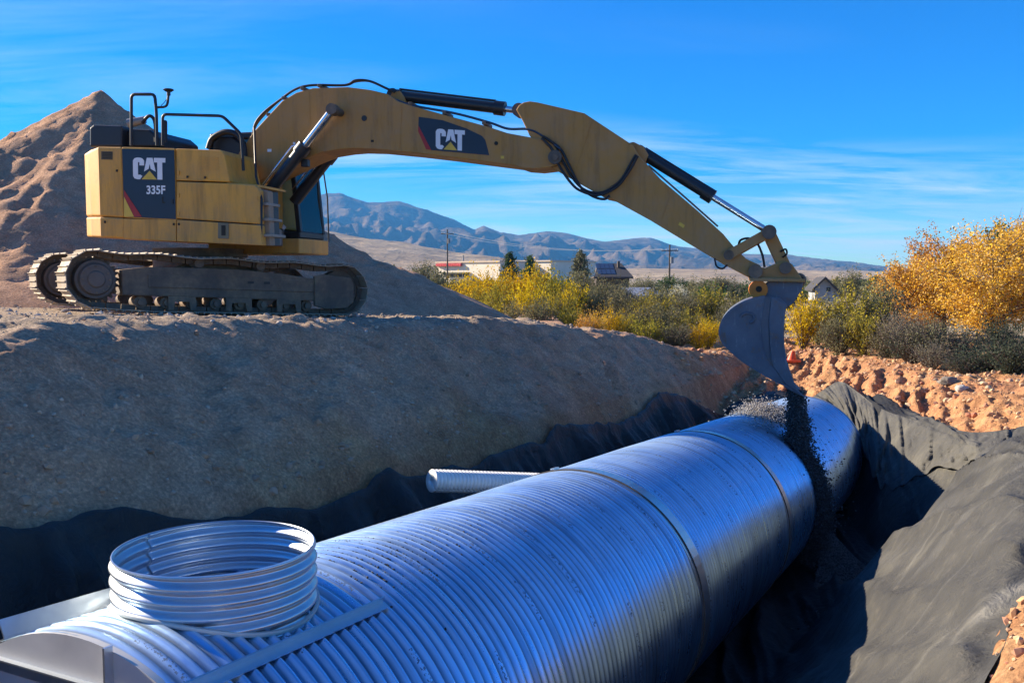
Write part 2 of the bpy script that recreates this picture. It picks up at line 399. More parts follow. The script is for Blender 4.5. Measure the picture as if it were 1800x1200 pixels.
# far ground, one sheet to the horizon; sinks under the detailed ground
ra = np.concatenate([np.linspace(0, 60, 61), np.geomspace(64, 9400, 60)]); th = np.linspace(0, 2 * np.pi, 145)
RA, TH = np.meshgrid(ra, th, indexing='ij'); GX, GY = RA * np.sin(TH), RA * np.cos(TH)
gq, gt_ = qt(GX, GY)
inside = sstep(-15.2, -13.5, gq) * sstep(8.3, 7.0, gq) * sstep(-2.2, -0.6, gt_) * sstep(31.2, 29.5, gt_)
GZ = np.where(RA < 60, outer(GX, GY), -0.4 + 0.0 * GX) - 0.02 - 6 * inside
GZ = GZ + np.where(RA > 60, 0.5 * fbm(GX, GY, 0.01, 3, 3) * sstep(60, 200, RA), 0)
def far_ground_mat():
    m = MT('desert_ground'); n = m.noise(0.06, 8, 0.65); n2 = m.noise(0.8, 7, 0.7)
    c = m.ramp(n, [(0.3, (0.24, 0.19, 0.115)), (0.5, (0.33, 0.25, 0.15)), (0.7, (0.20, 0.185, 0.09))])
    m.set(Base_Color=m.mix(1.0, c, m.ramp(n2, [(0.3, 0.65), (0.7, 1.15)]), 'MULTIPLY'), Roughness=0.95); m.bump(n2, 0.6, 0.3); return m.m
new('ground', mesh_np('ground', np.stack([GX, GY, GZ], -1).reshape(-1, 3), grid_faces(len(ra), len(th))), far_ground_mat(), kind='structure', label='scrubby desert ground running out to the hills')

# ------------------------------------------------------------------ hills and mountains
def az_of(px): return math.atan((px - 900) / FPX)
MPX = [-400, 0, 200, 400, 500, 560, 600, 625, 650, 700, 740, 800, 835, 850, 880, 910, 960, 1000, 1060, 1100, 1140, 1180, 1250, 1300, 1390, 1440, 1500, 1600, 1680, 1800, 2200]
MPY = [392, 385, 372, 352, 356, 353, 348, 355, 361, 362, 371, 389, 404, 396, 408, 411, 405, 412, 426, 424, 421, 432, 440, 446, 450, 455, 461, 472, 477, 480, 480]
FPXs = [-400, 300, 560, 640, 720, 800, 900, 1000, 1100, 1300, 1500, 1800, 2200]
FPY = [400, 398, 401, 412, 424, 440, 452, 462, 466, 470, 474, 480, 482]
azs = np.linspace(rad(-42), rad(38), 520)
tanaz = np.tan(azs); pxs = 900 + FPX * tanaz
def elev(px, py): return (490 - py) / FPX        # tangent of elevation over forward depth (approx.)
mt_h = (490 - np.interp(pxs, MPX, MPY)) / FPX; fh_h = (490 - np.interp(pxs, FPXs, FPY)) / FPX
rs = np.concatenate([np.linspace(1300, 3200, 60), np.linspace(3300, 9000, 130)])
A_, R_ = np.meshgrid(azs, rs, indexing='ij'); HX, HY = R_ * tanaz[:, None], R_ * np.ones_like(A_)   # R_ is depth along +Y
rid = ridged(HX, HY, 1 / 900.0, 5, 101); rid2 = ridged(HX, HY, 1 / 320.0, 4, 111)
prof_m = sstep(3600, 7000, R_) * (1 - 0.55 * sstep(7000, 9000, R_)); peak = np.exp(-((R_ - 7000) / 700.0) ** 2)
H1 = mt_h[:, None] * 7000 * (prof_m * (0.74 + (0.20 * (rid - 0.4) + 0.07 * (rid2 - 0.4)) * (1 - 0.8 * peak)) + 0.26 * peak)
lowspur = sstep(2900, 4200, R_) * sstep(6500, 4800, R_) * 80 * np.maximum(0, rid2) * (0.4 + mt_h[:, None] * 12)
prof_f = sstep(1300, 2500, R_) * (1 - 0.25 * sstep(2500, 3400, R_))
H2 = fh_h[:, None] * 2500 * prof_f * (0.93 + 0.08 * fbm(HX, HY, 1 / 220.0, 4, 121))
HZ = np.maximum(H1, 0) * 1.0 + np.maximum(H2 * sstep(5200, 2600, R_), lowspur * 0.7) - 3
def hill_mat():
    m = MT('mountain'); n = m.noise(0.0016, 8, 0.62); n2 = m.noise(0.012, 8, 0.7)
    c = m.ramp(n, [(0.3, (0.07, 0.06, 0.05)), (0.5, (0.24, 0.17, 0.10)), (0.7, (0.055, 0.055, 0.045))])
    sp = m.n('ShaderNodeSeparateXYZ'); m.l(m.co(), sp.inputs[0]); nearf = m.n('ShaderNodeMapRange'); nearf.inputs[1].default_value = 4200; nearf.inputs[2].default_value = 3000; m.l(sp.outputs['Y'], nearf.inputs[0])
    c = m.mix(nearf.outputs[0], c, m.ramp(n, [(0.35, (0.42, 0.30, 0.18)), (0.65, (0.62, 0.47, 0.29))]))
    m.set(Base_Color=m.mix(1.0, c, m.ramp(n2, [(0.35, 0.5), (0.65, 1.15)]), 'MULTIPLY'), Roughness=1.0); m.b.inputs['Specular IOR Level'].default_value = 0
    m.bump(n2, 1.0, 22); return m.m
new('mountains', mesh_np('mountains', np.stack([HX, HY, HZ], -1).reshape(-1, 3), grid_faces(len(azs), len(rs))), hill_mat(), kind='structure', label='long blue mountain range with tan foothills along the horizon')

# ------------------------------------------------------------------ soil heap behind the machine
hx, hy = -12.0, 27.0
gx, gy = np.meshgrid(np.linspace(-32, 3, 330), np.linspace(13.5, 42, 260), indexing='ij')
r1 = np.hypot((gx - hx) * np.where(gx < hx, 0.80, 1.0), gy - hy)
r1 = r1 * (1 + 0.10 * fbm(np.arctan2(gy - hy, gx - hx) * 2.0, r1 * 0.08, 1.0, 3, 131))
P1 = np.interp(r1, [0, 0.35, 7.4, 9.2, 10.3, 11.6, 14], [7.15, 6.78, 2.15, 1.30, 0.80, 0.1, -1.0])
cx2, cy2 = -15.6, 22.3
r2 = np.hypot((gx - cx2) * 0.8, gy - cy2) * (1 + 0.12 * fbm(np.arctan2(gy - cy2, gx - cx2) * 2.4, r2 * 0.1 if False else gx * 0.02, 1.0, 3, 141))
P2 = np.interp(r2, [0, 0.8, 5.0, 7.0, 9], [3.9, 3.65, 1.5, 0.95, 0.2])
cx3, cy3 = -18.5, 28.0
r3 = np.hypot(gx - cx3, gy - cy3); P3 = np.interp(r3, [0, 1, 8, 11], [5.3, 5.0, 1.2, 0.3])
hz = np.maximum(np.maximum(P1, P2), P3)
rill = np.abs(fbm(np.arctan2(gy - hy, gx - hx) * 9, r1 * 0.18, 1.0, 3, 151))
hz = hz + sstep(0.9, 2.2, hz) * (0.11 * fbm(gx, gy, 0.55, 4, 161) + 0.07 * fbm(gx, gy, 2.2, 4, 162) + 0.05 * np.maximum(0, fbm(gx, gy, 5, 2, 163)) - 0.08 * rill * sstep(0.3, 2, r1))
eh = np.minimum(np.minimum(gx + 32, 3 - gx), np.minimum(gy - 13.5, 42 - gy))
hz = hz - 2.5 * sstep(1.5, 0, eh)
hf = grid_faces(*gx.shape); above = (hz > outer(gx, gy) - 0.25).ravel(); hf = hf[above[hf].any(1)]
new('soil_heap', mesh_np('soil_heap', np.stack([gx, gy, hz], -1).reshape(-1, 3), hf), M['heap'],
    label='tall pointed heap of loose grey-brown soil behind the excavator', cat='soil heap')

# ------------------------------------------------------------------ the big corrugated pipe
def PP(t, th, r):            # point on the pipe: th from the crown towards its right side
    x, y = xy(np.sin(th) * r, t); z = axz(t) + np.cos(th) * r
    return np.stack(np.broadcast_arrays(x, y, z), -1)
def pv(t, th, r): return Vector(PP(np.float64(t), np.float64(th), np.float64(r)))
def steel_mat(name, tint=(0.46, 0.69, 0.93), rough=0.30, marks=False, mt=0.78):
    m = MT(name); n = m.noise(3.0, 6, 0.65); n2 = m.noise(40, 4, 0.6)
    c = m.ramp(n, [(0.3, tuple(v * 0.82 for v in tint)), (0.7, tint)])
    r = m.ramp(n, [(0.3, rough - 0.04), (0.7, rough + 0.06)])
    metal = mt
    if marks:
        uv = m.n('ShaderNodeUVMap', uv_map='wrap').outputs[0]; sp = m.n('ShaderNodeSeparateXYZ'); m.l(uv, sp.inputs[0])
        fr = m.math('FRACT', sp.outputs['X'])                       # one unit = one turn of the strip
        line = m.math('LESS_THAN', m.math('ABSOLUTE', m.math('SUBTRACT', fr, 0.5)), 0.032)
        cb = m.n('ShaderNodeCombineXYZ'); m.l(m.math('MULTIPLY', sp.outputs['Y'], 30.0), cb.inputs[0]); m.l(m.math('MULTIPLY', sp.outputs['X'], 26.0), cb.inputs[1])
        dash = m.math('GREATER_THAN', m.noise(1.6, 3, 0.7, cb.outputs[0]), 0.54)
        cb2 = m.n('ShaderNodeCombineXYZ'); m.l(m.math('MULTIPLY', sp.outputs['Y'], 2.2), cb2.inputs[0]); m.l(m.math('FLOOR', sp.outputs['X']), cb2.inputs[1])
        word = m.math('GREATER_THAN', m.noise(1.0, 1, 0.5, cb2.outputs[0]), 0.50)
        ink = m.math('MULTIPLY', m.math('MULTIPLY', line, dash), word)
        c = m.mix(m.math('MULTIPLY', ink, 0.75), c, (0.02, 0.03, 0.05))
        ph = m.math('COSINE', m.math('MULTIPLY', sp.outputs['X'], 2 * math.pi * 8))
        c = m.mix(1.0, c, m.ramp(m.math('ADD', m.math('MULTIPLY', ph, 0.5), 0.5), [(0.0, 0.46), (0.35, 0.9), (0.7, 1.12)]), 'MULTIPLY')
        cb3 = m.n('ShaderNodeCombineXYZ'); m.l(m.math('MULTIPLY', sp.outputs['X'], 6.3), cb3.inputs[0]); m.l(m.math('MULTIPLY', sp.outputs['Y'], 0.35), cb3.inputs[1])
        strip = m.noise(1.0, 3, 0.7, cb3.outputs[0])
        c = m.mix(1.0, c, m.ramp(strip, [(0.3, 0.62), (0.5, 1.0), (0.7, 1.2)]), 'MULTIPLY'); r = m.mix(1.0, r, m.ramp(strip, [(0.3, 1.25), (0.7, 0.8)]), 'MULTIPLY')
        # dusty film in patches on the upper side
        geo = m.n('ShaderNodeNewGeometry'); s3 = m.n('ShaderNodeSeparateXYZ'); m.l(geo.outputs['Normal'], s3.inputs[0])
        film = m.math('MULTIPLY', m.ramp(m.noise(1.3, 5, 0.6), [(0.35, 0.55), (0.7, 1.0)]), m.ramp(s3.outputs['Z'], [(0.82, 0.0), (0.98, 1.0)]))
        c = m.mix(m.math('MULTIPLY', film, 0.45), c, (0.70, 0.72, 0.68))
        metal = m.math('SUBTRACT', 0.97, m.math('MAXIMUM', m.math('MULTIPLY', film, 0.7), m.math('MULTIPLY', ink, 0.6)))
    m.set(Base_Color=c, Roughness=r, Metallic=metal); return m.m
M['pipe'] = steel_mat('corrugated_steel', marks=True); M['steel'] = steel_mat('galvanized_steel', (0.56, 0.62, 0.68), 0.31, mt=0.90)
M['plate'] = steel_mat('end_plate_steel', (0.60, 0.59, 0.55), 0.55, mt=0.3)
bx, by = xy(0, 8.0)
pipe = empty('storage_pipe', (bx, by, axz(8.0) - PR), 'huge corrugated steel pipe lying in the trench with an open riser on top', 'pipe')
PITCH_C, AMP, LEAD = 0.0762, 0.0105, 0.61
def section(ta, tb, nth=112):
    nt_ = int((tb - ta) / PITCH_C * 8); t = np.linspace(ta, tb, nt_); th = np.linspace(np.pi, 3 * np.pi, nth)
    Tt, Th = np.meshgrid(t, th, indexing='ij')
    fade = np.minimum(sstep(ta, ta + 0.16, Tt), sstep(tb, tb - 0.16, Tt))
    turn = Tt / LEAD + Th / (2 * np.pi)
    R = PR - AMP + AMP * np.cos(2 * np.pi * 8 * turn) * (0.25 + 0.75 * fade) + 0.004 * fbm(Tt, np.cos(Th) * 1.5, 0.8, 2, 171)
    V = PP(Tt, Th, R).reshape(-1, 3) - np.array(pipe.location)
    me = mesh_np('section', V, grid_faces(nt_, nth)[:, ::-1])
    uv = me.uv_layers.new(name='wrap'); li = np.empty(len(me.loops), np.int32); me.loops.foreach_get('vertex_index', li)
    UV = np.stack([turn.ravel(), (Th / (2 * np.pi) * 7.54).ravel()], -1)[li]
    uv.data.foreach_set('uv', UV.astype(np.float32).ravel()); return me
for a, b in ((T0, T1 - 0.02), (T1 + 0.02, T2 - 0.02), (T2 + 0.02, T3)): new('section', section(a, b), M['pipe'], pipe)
def ring(ta, tb, r0, r1, n=96, ang=(0, 2 * math.pi)):
    mb = MB(); th = np.linspace(ang[0], ang[1], n)
    for k in range(n - 1):
        q = [pv(t, x, r) for x in (th[k], th[k + 1]) for t, r in ((ta, r0), (ta, r1), (tb, r1), (tb, r0))]
        mb.add(q, [(0, 1, 5, 4), (1, 2, 6, 5), (2, 3, 7, 6), (3, 0, 4, 7)])
    return mb
for tj in (T1, T2):
    bnd = part('coupling_band', ring(tj - 0.13, tj + 0.13, PR - 0.03, PR - 0.003), M['steel'], pipe, smooth=40)
    for dt in (-0.07,): part('band_rod', ring(tj + dt - 0.005, tj + dt + 0.005, PR - 0.006, PR + 0.007), M['pin'], bnd, smooth=40)
    mb = MB(); x = rad(-14); mb.box(pv(tj, x, PR + 0.012), (pv(tj + .06, x, PR) - pv(tj, x, PR)), (pv(tj, x + .015, PR) - pv(tj, x, PR)), (pv(tj, x, PR + .012) - pv(tj, x, PR)))
    part('band_lug', mb, M['steel'], bnd)
part('end_rim', ring(T3 - 0.02, T3 + 0.02, PR - 0.06, PR + 0.012), M['steel'], pipe, smooth=40)
# near end plate with stiffeners
mb = MB(); n = 96
A = [pv(T0 + 0.02, 2 * math.pi * k / n, PR - 0.004) for k in range(n)]; B = [pv(T0 - 0.015, 2 * math.pi * k / n, PR - 0.004) for k in range(n)]
mb.prism(A, B); ep = part('end_plate', mb, M['plate'], pipe, smooth=40)
er, eup, ed = Vector((EH[0], EH[1], 0)), Vector((0, 0, 1)), Vector((-DH[0], -DH[1], 0))
def onplate(r, u): return pv(T0 - 0.015, 0, 0) + er * r + eup * u
def plate_hit(px, py):
    d = ray(px, py); p0 = pv(T0 - 0.015, 0, 0); lam = (p0 - CAM).dot(ed) / d.dot(ed); p = CAM + d * lam - p0; return p.dot(er), p.z
(ra0, ua0), (ra1, ua1) = plate_hit(-20, 1148), plate_hit(170, 1203)
rm, um = (ra0 + ra1) / 2, (ua0 + ua1) / 2; al = (er * (ra1 - ra0) + eup * (ua1 - ua0)).normalized(); nu = ed.cross(al).normalized()
if nu.z < 0: nu = -nu
mb = MB(); c_ = onplate(rm, um); mb.box(c_ + ed * 0.014, al * 0.62, ed * 0.014, nu * 0.004); mb.box(c_ + ed * 0.005 - nu * 0.03, al * 0.62, ed * 0.005, nu * 0.026)
part('stiffener', mb, M['steel'], ep)
ra0, ua0 = plate_hit(197, 1160)
mb = MB(); mb.box(onplate(ra0, ua0 - 0.02) + ed * 0.02, er * 0.006, ed * 0.02, eup * 0.085)
part('stiffener', mb, M['steel'], ep)
# angle bars along the pipe
def hit_pipe(px, py):
    d = ray(px, py)
    best = None
    for lam in np.linspace(1.5, 30, 6000):
        p = CAM + d * lam; q, t = qt(p.x, p.y); r = math.hypot(q, p.z - axz(t))
        if r < PR: return t, math.atan2(q, p.z - axz(t))
(ta, tha), (tb, thb) = hit_pipe(350, 1199), hit_pipe(672, 1060)
thm = (tha + thb) / 2
def angle_bar(t0_, t1_, th, w1, w2):
    mb = MB(); c = pv((t0_ + t1_) / 2, th, PR); al = (pv(t1_, th, PR) - pv(t0_, th, PR)) / 2
    nr = (pv(t0_, th, 2) - pv(t0_, th, 1)).normalized(); tg = nr.cross(al).normalized()
    if tg.z > 0: tg = -tg
    mb.box(c + nr * 0.008 + tg * w1 / 2, al, tg * w1 / 2, nr * 0.004); mb.box(c + nr * (0.012 + w2 / 2) , al, tg * 0.004, nr * w2 / 2); return mb
part('angle_bar', angle_bar(min(ta, tb) - 0.3, max(ta, tb), thm, 0.05, 0.03), M['steel'], pipe)
part('angle_bar', angle_bar(T0 + 0.0, T0 + 1.0, rad(-26), 0.05, 0.085), M['steel'], pipe)
# riser: open corrugated stub on the crown
RC_T, RR = 2.6 + 0.76, 0.475
rc = pv(RC_T, 0, PR); ztop = 0.33
nth, nz = 128, 64
th = np.linspace(np.pi, 3 * np.pi, nth); hh = np.linspace(0, 1, nz)
Th, Hh = np.meshgrid(th, hh, indexing='ij')
offq, offt = np.cos(Th) * RR, np.sin(Th) * RR
X_, Y_ = xy(offq, RC_T + offt)
zbase = axz(RC_T + offt) + np.sqrt(np.maximum(PR ** 2 - offq ** 2, 0)) - 0.03
Z_ = zbase + (ztop - zbase) * Hh
Rw_ = RR + 0.013 * np.cos(2 * np.pi * (Z_ - ztop) / 0.068 + Th) * np.clip((ztop - Z_) / 0.02, 0, 1)
cxr, cyr = xy(0, RC_T)
Vr = np.stack([cxr + (X_ - cxr) * Rw_ / RR, cyr + (Y_ - cyr) * Rw_ / RR, Z_], -1).reshape(-1, 3) - np.array(pipe.location)
rz = new('riser', mesh_np('riser', Vr, grid_faces(nth, nz)), M['steel'], pipe)
md = rz.modifiers.new('solid', 'SOLIDIFY'); md.thickness = 0.004; md.offset = 0
mb = MB(); pts = [(cxr + math.cos(a) * RR, cyr + math.sin(a) * RR, ztop) for a in np.linspace(0, 2 * math.pi, 97)]
mb.tube(pts, 0.005, 6, cap=False); part('rim', mb, M['steel'], rz, smooth=40)
mb = MB(); pts = []
for a in np.linspace(0, 2 * math.pi, 97):
    q, tt = math.cos(a) * (RR + 0.012), RC_T + math.sin(a) * (RR + 0.012); x_, y_ = xy(q, tt); pts.append((x_, y_, axz(tt) + math.sqrt(PR ** 2 - q * q) + 0.004))
mb.tube(pts, 0.013, 6, cap=False); part('weld', mb, M['plate'], rz, smooth=60)
# small corrugated stub leaving the far side
e0, e1 = Vector((*xy(-0.95, 8.9), -0.57)), Vector((*xy(-1.55, 7.69), -0.36))
dd = (e1 - e0); ln = dd.length; dn = dd.normalized(); uu = dn.orthogonal().normalized(); vv = dn.cross(uu)
ns = int(ln / 0.045 * 6); s_ = np.linspace(0, ln, ns); th = np.linspace(0, 2 * np.pi, 33)
S_, Th = np.meshgrid(s_, th, indexing='ij'); Rs = (0.100 + 0.012 * np.cos(2 * np.pi * S_ / 0.045)) * np.clip((ln - S_) / 0.006 + 0.02, 0, 1)
Vs = np.array(e0)[None, None] + S_[..., None] * np.array(dn) + Rs[..., None] * (np.cos(Th)[..., None] * np.array(uu) + np.sin(Th)[..., None] * np.array(vv)) - np.array(pipe.location)
st = new('stub_pipe', mesh_np('stub_pipe', Vs.reshape(-1, 3), grid_faces(ns, 33)), simple('white_steel', (0.78, 0.77, 0.73), 0.45, 0.3, 0.15, 9), pipe)
md = st.modifiers.new('solid', 'SOLIDIFY'); md.thickness = 0.006

# ------------------------------------------------------------------ geotextile sheets
def ground_hit(px, py, lift=0.0, lam0=5.0, lam1=40.0, n=4000):
    d = ray(px, py); lam = np.linspace(lam0, lam1, n); x = lam * d.x; y = lam * d.y; z = CAMZ + lam * d.z
    k = np.argmax(z < terrain(x, y, False) + lift); return x[k], y[k], z[k], lam[k]

def fabric_sheet(name, qa, qb, ta, tb, nq_, nt_, edge_lo, edge_hi, wr, label, mat):
    """edge_lo/hi: functions of t giving the q of the two edges"""
    s = np.linspace(0, 1, nq_); t = np.linspace(ta, tb, nt_); S, Tt = np.meshgrid(s, t, indexing='ij')
    lo, hi = edge_lo(Tt), edge_hi(Tt); Qq = lo + (hi - lo) * S
    Xx, Yy = xy(Qq, Tt); Zz = terrain(Xx, Yy, False)
    Zz, dx, dy = wr(S, Qq, Tt, Xx, Yy, Zz)
    me = mesh_np(name, np.stack([Xx + dx, Yy + dy, Zz], -1).reshape(-1, 3), grid_faces(nq_, nt_))
    a_ = me.attributes.new('dust_light', 'FLOAT', 'POINT'); a_.data.foreach_set('value', sstep(1.5, 2.5, Qq + 0.35 * fbm(Xx, Yy, 0.9, 3, 199)).astype(np.float32).ravel())  # mask for painted shade near the pipe and sunlit tone up the slope
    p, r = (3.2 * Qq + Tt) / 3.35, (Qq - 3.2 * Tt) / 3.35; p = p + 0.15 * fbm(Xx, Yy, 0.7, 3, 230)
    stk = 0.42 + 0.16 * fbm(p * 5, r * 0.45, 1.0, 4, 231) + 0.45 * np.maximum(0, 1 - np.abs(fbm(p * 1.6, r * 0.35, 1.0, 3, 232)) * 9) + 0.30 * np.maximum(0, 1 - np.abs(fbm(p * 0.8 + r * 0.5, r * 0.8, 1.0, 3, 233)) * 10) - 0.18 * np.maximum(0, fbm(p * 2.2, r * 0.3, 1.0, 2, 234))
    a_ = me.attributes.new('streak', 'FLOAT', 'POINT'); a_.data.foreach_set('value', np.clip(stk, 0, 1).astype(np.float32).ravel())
    o = new(name, me, M[mat], None, label, 'fabric'); return o
EDGE_PX = [(-60, 940), (0, 928), (100, 908), (190, 893), (260, 903), (400, 908), (520, 893), (640, 866), (655, 846), (680, 824), (705, 836), (760, 830), (850, 804), (950, 772), (958, 750), (975, 744), (1090, 739), (1130, 716), (1160, 690), (1200, 694), (1300, 701), (1335, 694)]
EDGE = sorted((qt(h[0], h[1])[1], qt(h[0], h[1])[0]) for h in (ground_hit(px, py, 0.10) for px, py in EDGE_PX))
def elo_left(t): return np.interp(t, [e[0] for e in EDGE], [e[1] for e in EDGE]) + 0.025 * fbm(t, t * 0, 2.0, 3, 181)
def wr_left(S, Qq, Tt, Xx, Yy, Zz):
    fold = fbm(Tt * 2.2 + 0.6 * Qq, Qq * 0.5, 1.0, 3, 191); top = sstep(0.35, 0.0, S)
    big = np.abs(fbm(Tt * 0.7, Qq * 0.2, 1.0, 2, 193))
    pleat = np.maximum(0, 1 - np.abs(fbm(Tt * 1.7 + 0.9 * Qq, Qq * 0.4, 1.0, 3, 195)) * 4)
    k = 0.06 + (0.12 * np.clip(fold, -0.4, 1) + 0.12 * pleat) * sstep(0, 0.12, S) + 0.16 * big * sstep(0.02, 0.2, S) * sstep(0.9, 0.6, S)
    ro = 0.04 * np.sin(np.clip(S / 0.05, 0, 1) * np.pi)
    return Zz + 0.09 + 0.4 * k * 0.5 + ro + 0.0 * top, k * EH[0], k * EH[1]
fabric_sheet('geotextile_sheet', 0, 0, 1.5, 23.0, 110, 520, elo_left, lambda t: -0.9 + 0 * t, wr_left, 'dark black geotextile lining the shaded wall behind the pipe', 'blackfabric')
def ehi_right(t): return np.interp(t, [1, 3, 4.57, 5.4, 7, 9, 10.4, 11.5, 13, 14.5, 16, 18, 21], [3.1, 3.2, 3.39, 3.52, 3.95, 4.45, 4.8, 5.2, 5.2, 4.6, 3.6, 2.6, 1.2]) + 0.03 * fbm(t, t * 0, 3.0, 3, 201)
def wr_right(S, Qq, Tt, Xx, Yy, Zz):
    # long creases running diagonally down the slope, plus fine crumple
    p, r = (3.2 * Qq + Tt) / 3.35, (Qq - 3.2 * Tt) / 3.35
    p = p + 0.12 * fbm(Xx, Yy, 0.7, 2, 210)
    a = fbm(p * 1.5, r * 0.16, 1.0, 3, 211); c = np.maximum(0, 1 - np.abs(fbm(p * 1.1 + 3, r * 0.12, 1.0, 2, 213)) * 2.2) ** 2
    e = np.maximum(0, 1 - np.abs(fbm(p * 3.2, r * 0.22, 1.0, 2, 220)) * 1.8) ** 2
    far = sstep(6.5, 9.5, Tt)
    zf = 0.05 + 0.05 * a + 0.06 * c + 0.04 * e + 0.016 * fbm(p * 7, r * 0.8, 1.0, 3, 215) + 0.006 * fbm(Xx, Yy, 9, 3, 216) + 0.022 * np.maximum(0, 1 - np.abs(fbm(Xx * 0.9 + 5, Yy * 0.9, 1.0, 2, 226)) * 5)
    zf = zf + far * (0.22 * np.maximum(0, fbm(p * 0.9, r * 0.2, 1.0, 3, 217)) + 0.08 * fbm(p * 2.6, r * 0.3, 1.0, 3, 218) + 0.05 * e)
    zf = zf * sstep(0, 0.05, 1.0 - S) + 0.02
    lift = 0.07 * sstep(0, 0.06, 1.0 - S)
    return Zz + np.maximum(zf + lift, 0.03), 0, 0
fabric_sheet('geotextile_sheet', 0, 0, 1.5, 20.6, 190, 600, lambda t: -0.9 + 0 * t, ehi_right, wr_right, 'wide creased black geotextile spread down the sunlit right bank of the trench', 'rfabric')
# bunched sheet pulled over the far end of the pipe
top = [(1428, 699), (1450, 684), (1478, 671), (1510, 690), (1545, 716), (1590, 733), (1650, 747), (1705, 760), (1760, 757), (1800, 749), (1850, 738), (1920, 735)]
bot = [(1440, 712), (1466, 724), (1496, 752), (1522, 800), (1540, 846), (1568, 856), (1615, 836), (1670, 822), (1730, 816), (1785, 815), (1840, 825), (1920, 840)]
tpx = np.array([v[:2] for v in spline([Vector((*p, 0)) for p in top], 18)]); bpx = np.array([v[:2] for v in spline([Vector((*p, 0)) for p in bot], 18)])
nu_, nv_ = len(tpx), 70; U, V_ = np.meshgrid(np.linspace(0, 1, nu_), np.linspace(0, 1, nv_), indexing='ij')
PX = tpx[:, None] * (1 - V_[..., None]) + bpx[:, None] * V_[..., None]
PX[..., 1] += sstep(0.8, 1.0, V_) * 8 * fbm(U * 30, U * 0, 1.0, 2, 225)
LAM = np.zeros((nu_, nv_))
iu = np.arange(0, nu_, 3); jv = np.arange(0, nv_, 3); lc = np.array([[ground_hit(PX[i, j, 0], PX[i, j, 1], 0.10, 9.0, 26.0, 1500)[3] for j in jv] for i in iu])
lc = np.stack([np.interp(np.arange(nv_), jv, r_) for r_ in lc]); LAM = np.stack([np.interp(np.arange(nu_), iu, lc[:, j]) for j in range(nv_)], 1)
for _ in range(10):
    L2 = np.pad(LAM, 1, mode='edge'); LAM = np.minimum(LAM, (L2[:-2, 1:-1] + L2[2:, 1:-1] + L2[1:-1, :-2] + L2[1:-1, 2:]) / 4)
f1 = fbm(U * 14 + V_ * 1.0, V_ * 0.5, 1.0, 3, 221); f2 = 1 - 2 * np.abs(fbm(U * 22 - V_ * 1.4, V_ * 0.7, 1.0, 3, 223))
amp = (0.11 + 0.16 * sstep(0.6, 0.15, U)) * (0.35 + 0.65 * np.sin(np.pi * np.clip(V_ * 0.8 + 0.1, 0, 1)))
LAM = LAM - 0.10 - amp * (1.0 + 0.9 * f1 + 0.8 * np.maximum(f2, -0.3))
RD = np.stack([(PX[..., 0] - 900) / FPX, CP - (PX[..., 1] - 600) / FPX * SP, -(PX[..., 1] - 600) / FPX * CP - SP], -1)
W = np.array(CAM) + RD * LAM[..., None]
# tuck the outer edge under and let it run down behind
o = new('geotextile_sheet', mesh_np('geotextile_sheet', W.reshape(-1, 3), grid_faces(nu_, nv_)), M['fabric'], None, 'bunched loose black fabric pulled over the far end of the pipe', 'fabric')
md = o.modifiers.new('solid', 'SOLIDIFY'); md.thickness = 0.012

# ------------------------------------------------------------------ excavator
def LU(f, o, z): return Vector((C0[0] + FU[0] * f + RU[0] * o, C0[1] + FU[1] * f + RU[1] * o, z))
def fz(px, py, o):
    d = ray(px, py); p0 = LU(0, o, 0); nn = Vector((RU[0], RU[1], 0))
    lam = (p0 - CAM).dot(nn) / d.dot(nn); p = CAM + d * lam
    return (p.x - C0[0]) * FU[0] + (p.y - C0[1]) * FU[1], p.z
def PU(px, py, o): f, z = fz(px, py, o); return LU(f, o, z)
def upx(poly, o0, o1, ref=None):
    ref = o0 if ref is None else ref
    L = [fz(x, y, ref) for x, y in poly]; mb = MB(); return mb.prism([LU(f, o0, z) for f, z in L], [LU(f, o1, z) for f, z in L])
exr = empty('excavator', (C0[0], C0[1], ZT0), 'yellow tracked excavator reaching its long boom over the trench', 'excavator')
def ex(name, mb, mat, parent=None, **k): return part(name, mb, M[mat] if isinstance(mat, str) else mat, parent or exr, **k)

# --- undercarriage
def LT(s, o, h): return Vector((C0[0] + FT[0] * s + RT[0] * o, C0[1] + FT[1] * s + RT[1] * o, ZT0 + ZTS * s + h))
SPK, IDL, WR = (-1.985, 0.525), (1.985, 0.485), 0.415
def track_path():
    pts = []
    for a in np.linspace(rad(90), rad(270), 40): pts.append((SPK[0] + WR * math.cos(a), SPK[1] + WR * math.sin(a)))
    for s in np.linspace(-1.6, 1.75, 30): pts.append((s, 0.068 + 0.04 * max(0, (-1.2 - s))))
    for a in np.linspace(rad(-90), rad(90), 40): pts.append((IDL[0] + WR * math.cos(a), IDL[1] + WR * math.sin(a)))
    for s in np.linspace(1.7, -1.7, 30):
        zz_ = np.interp(s, [-1.985, 1.985], [SPK[1] + WR, IDL[1] + WR]); pts.append((s, zz_ - 0.03 * (math.sin(s * 2.9) ** 2)))
    return pts
tp_ = track_path(); seg = [0]
for i in range(len(tp_)): seg.append(seg[-1] + math.dist(tp_[i], tp_[(i + 1) % len(tp_)]))
NSH = 49
def on_path(d):
    d %= seg[-1]; i = max(k for k in range(len(tp_)) if seg[k] <= d); a, b = tp_[i], tp_[(i + 1) % len(tp_)]; u = (d - seg[i]) / max(1e-6, seg[i + 1] - seg[i])
    tg = Vector((b[0] - a[0], b[1] - a[1])).normalized(); return (a[0] + (b[0] - a[0]) * u, a[1] + (b[1] - a[1]) * u), tg
pl_ = seg[-1] / NSH
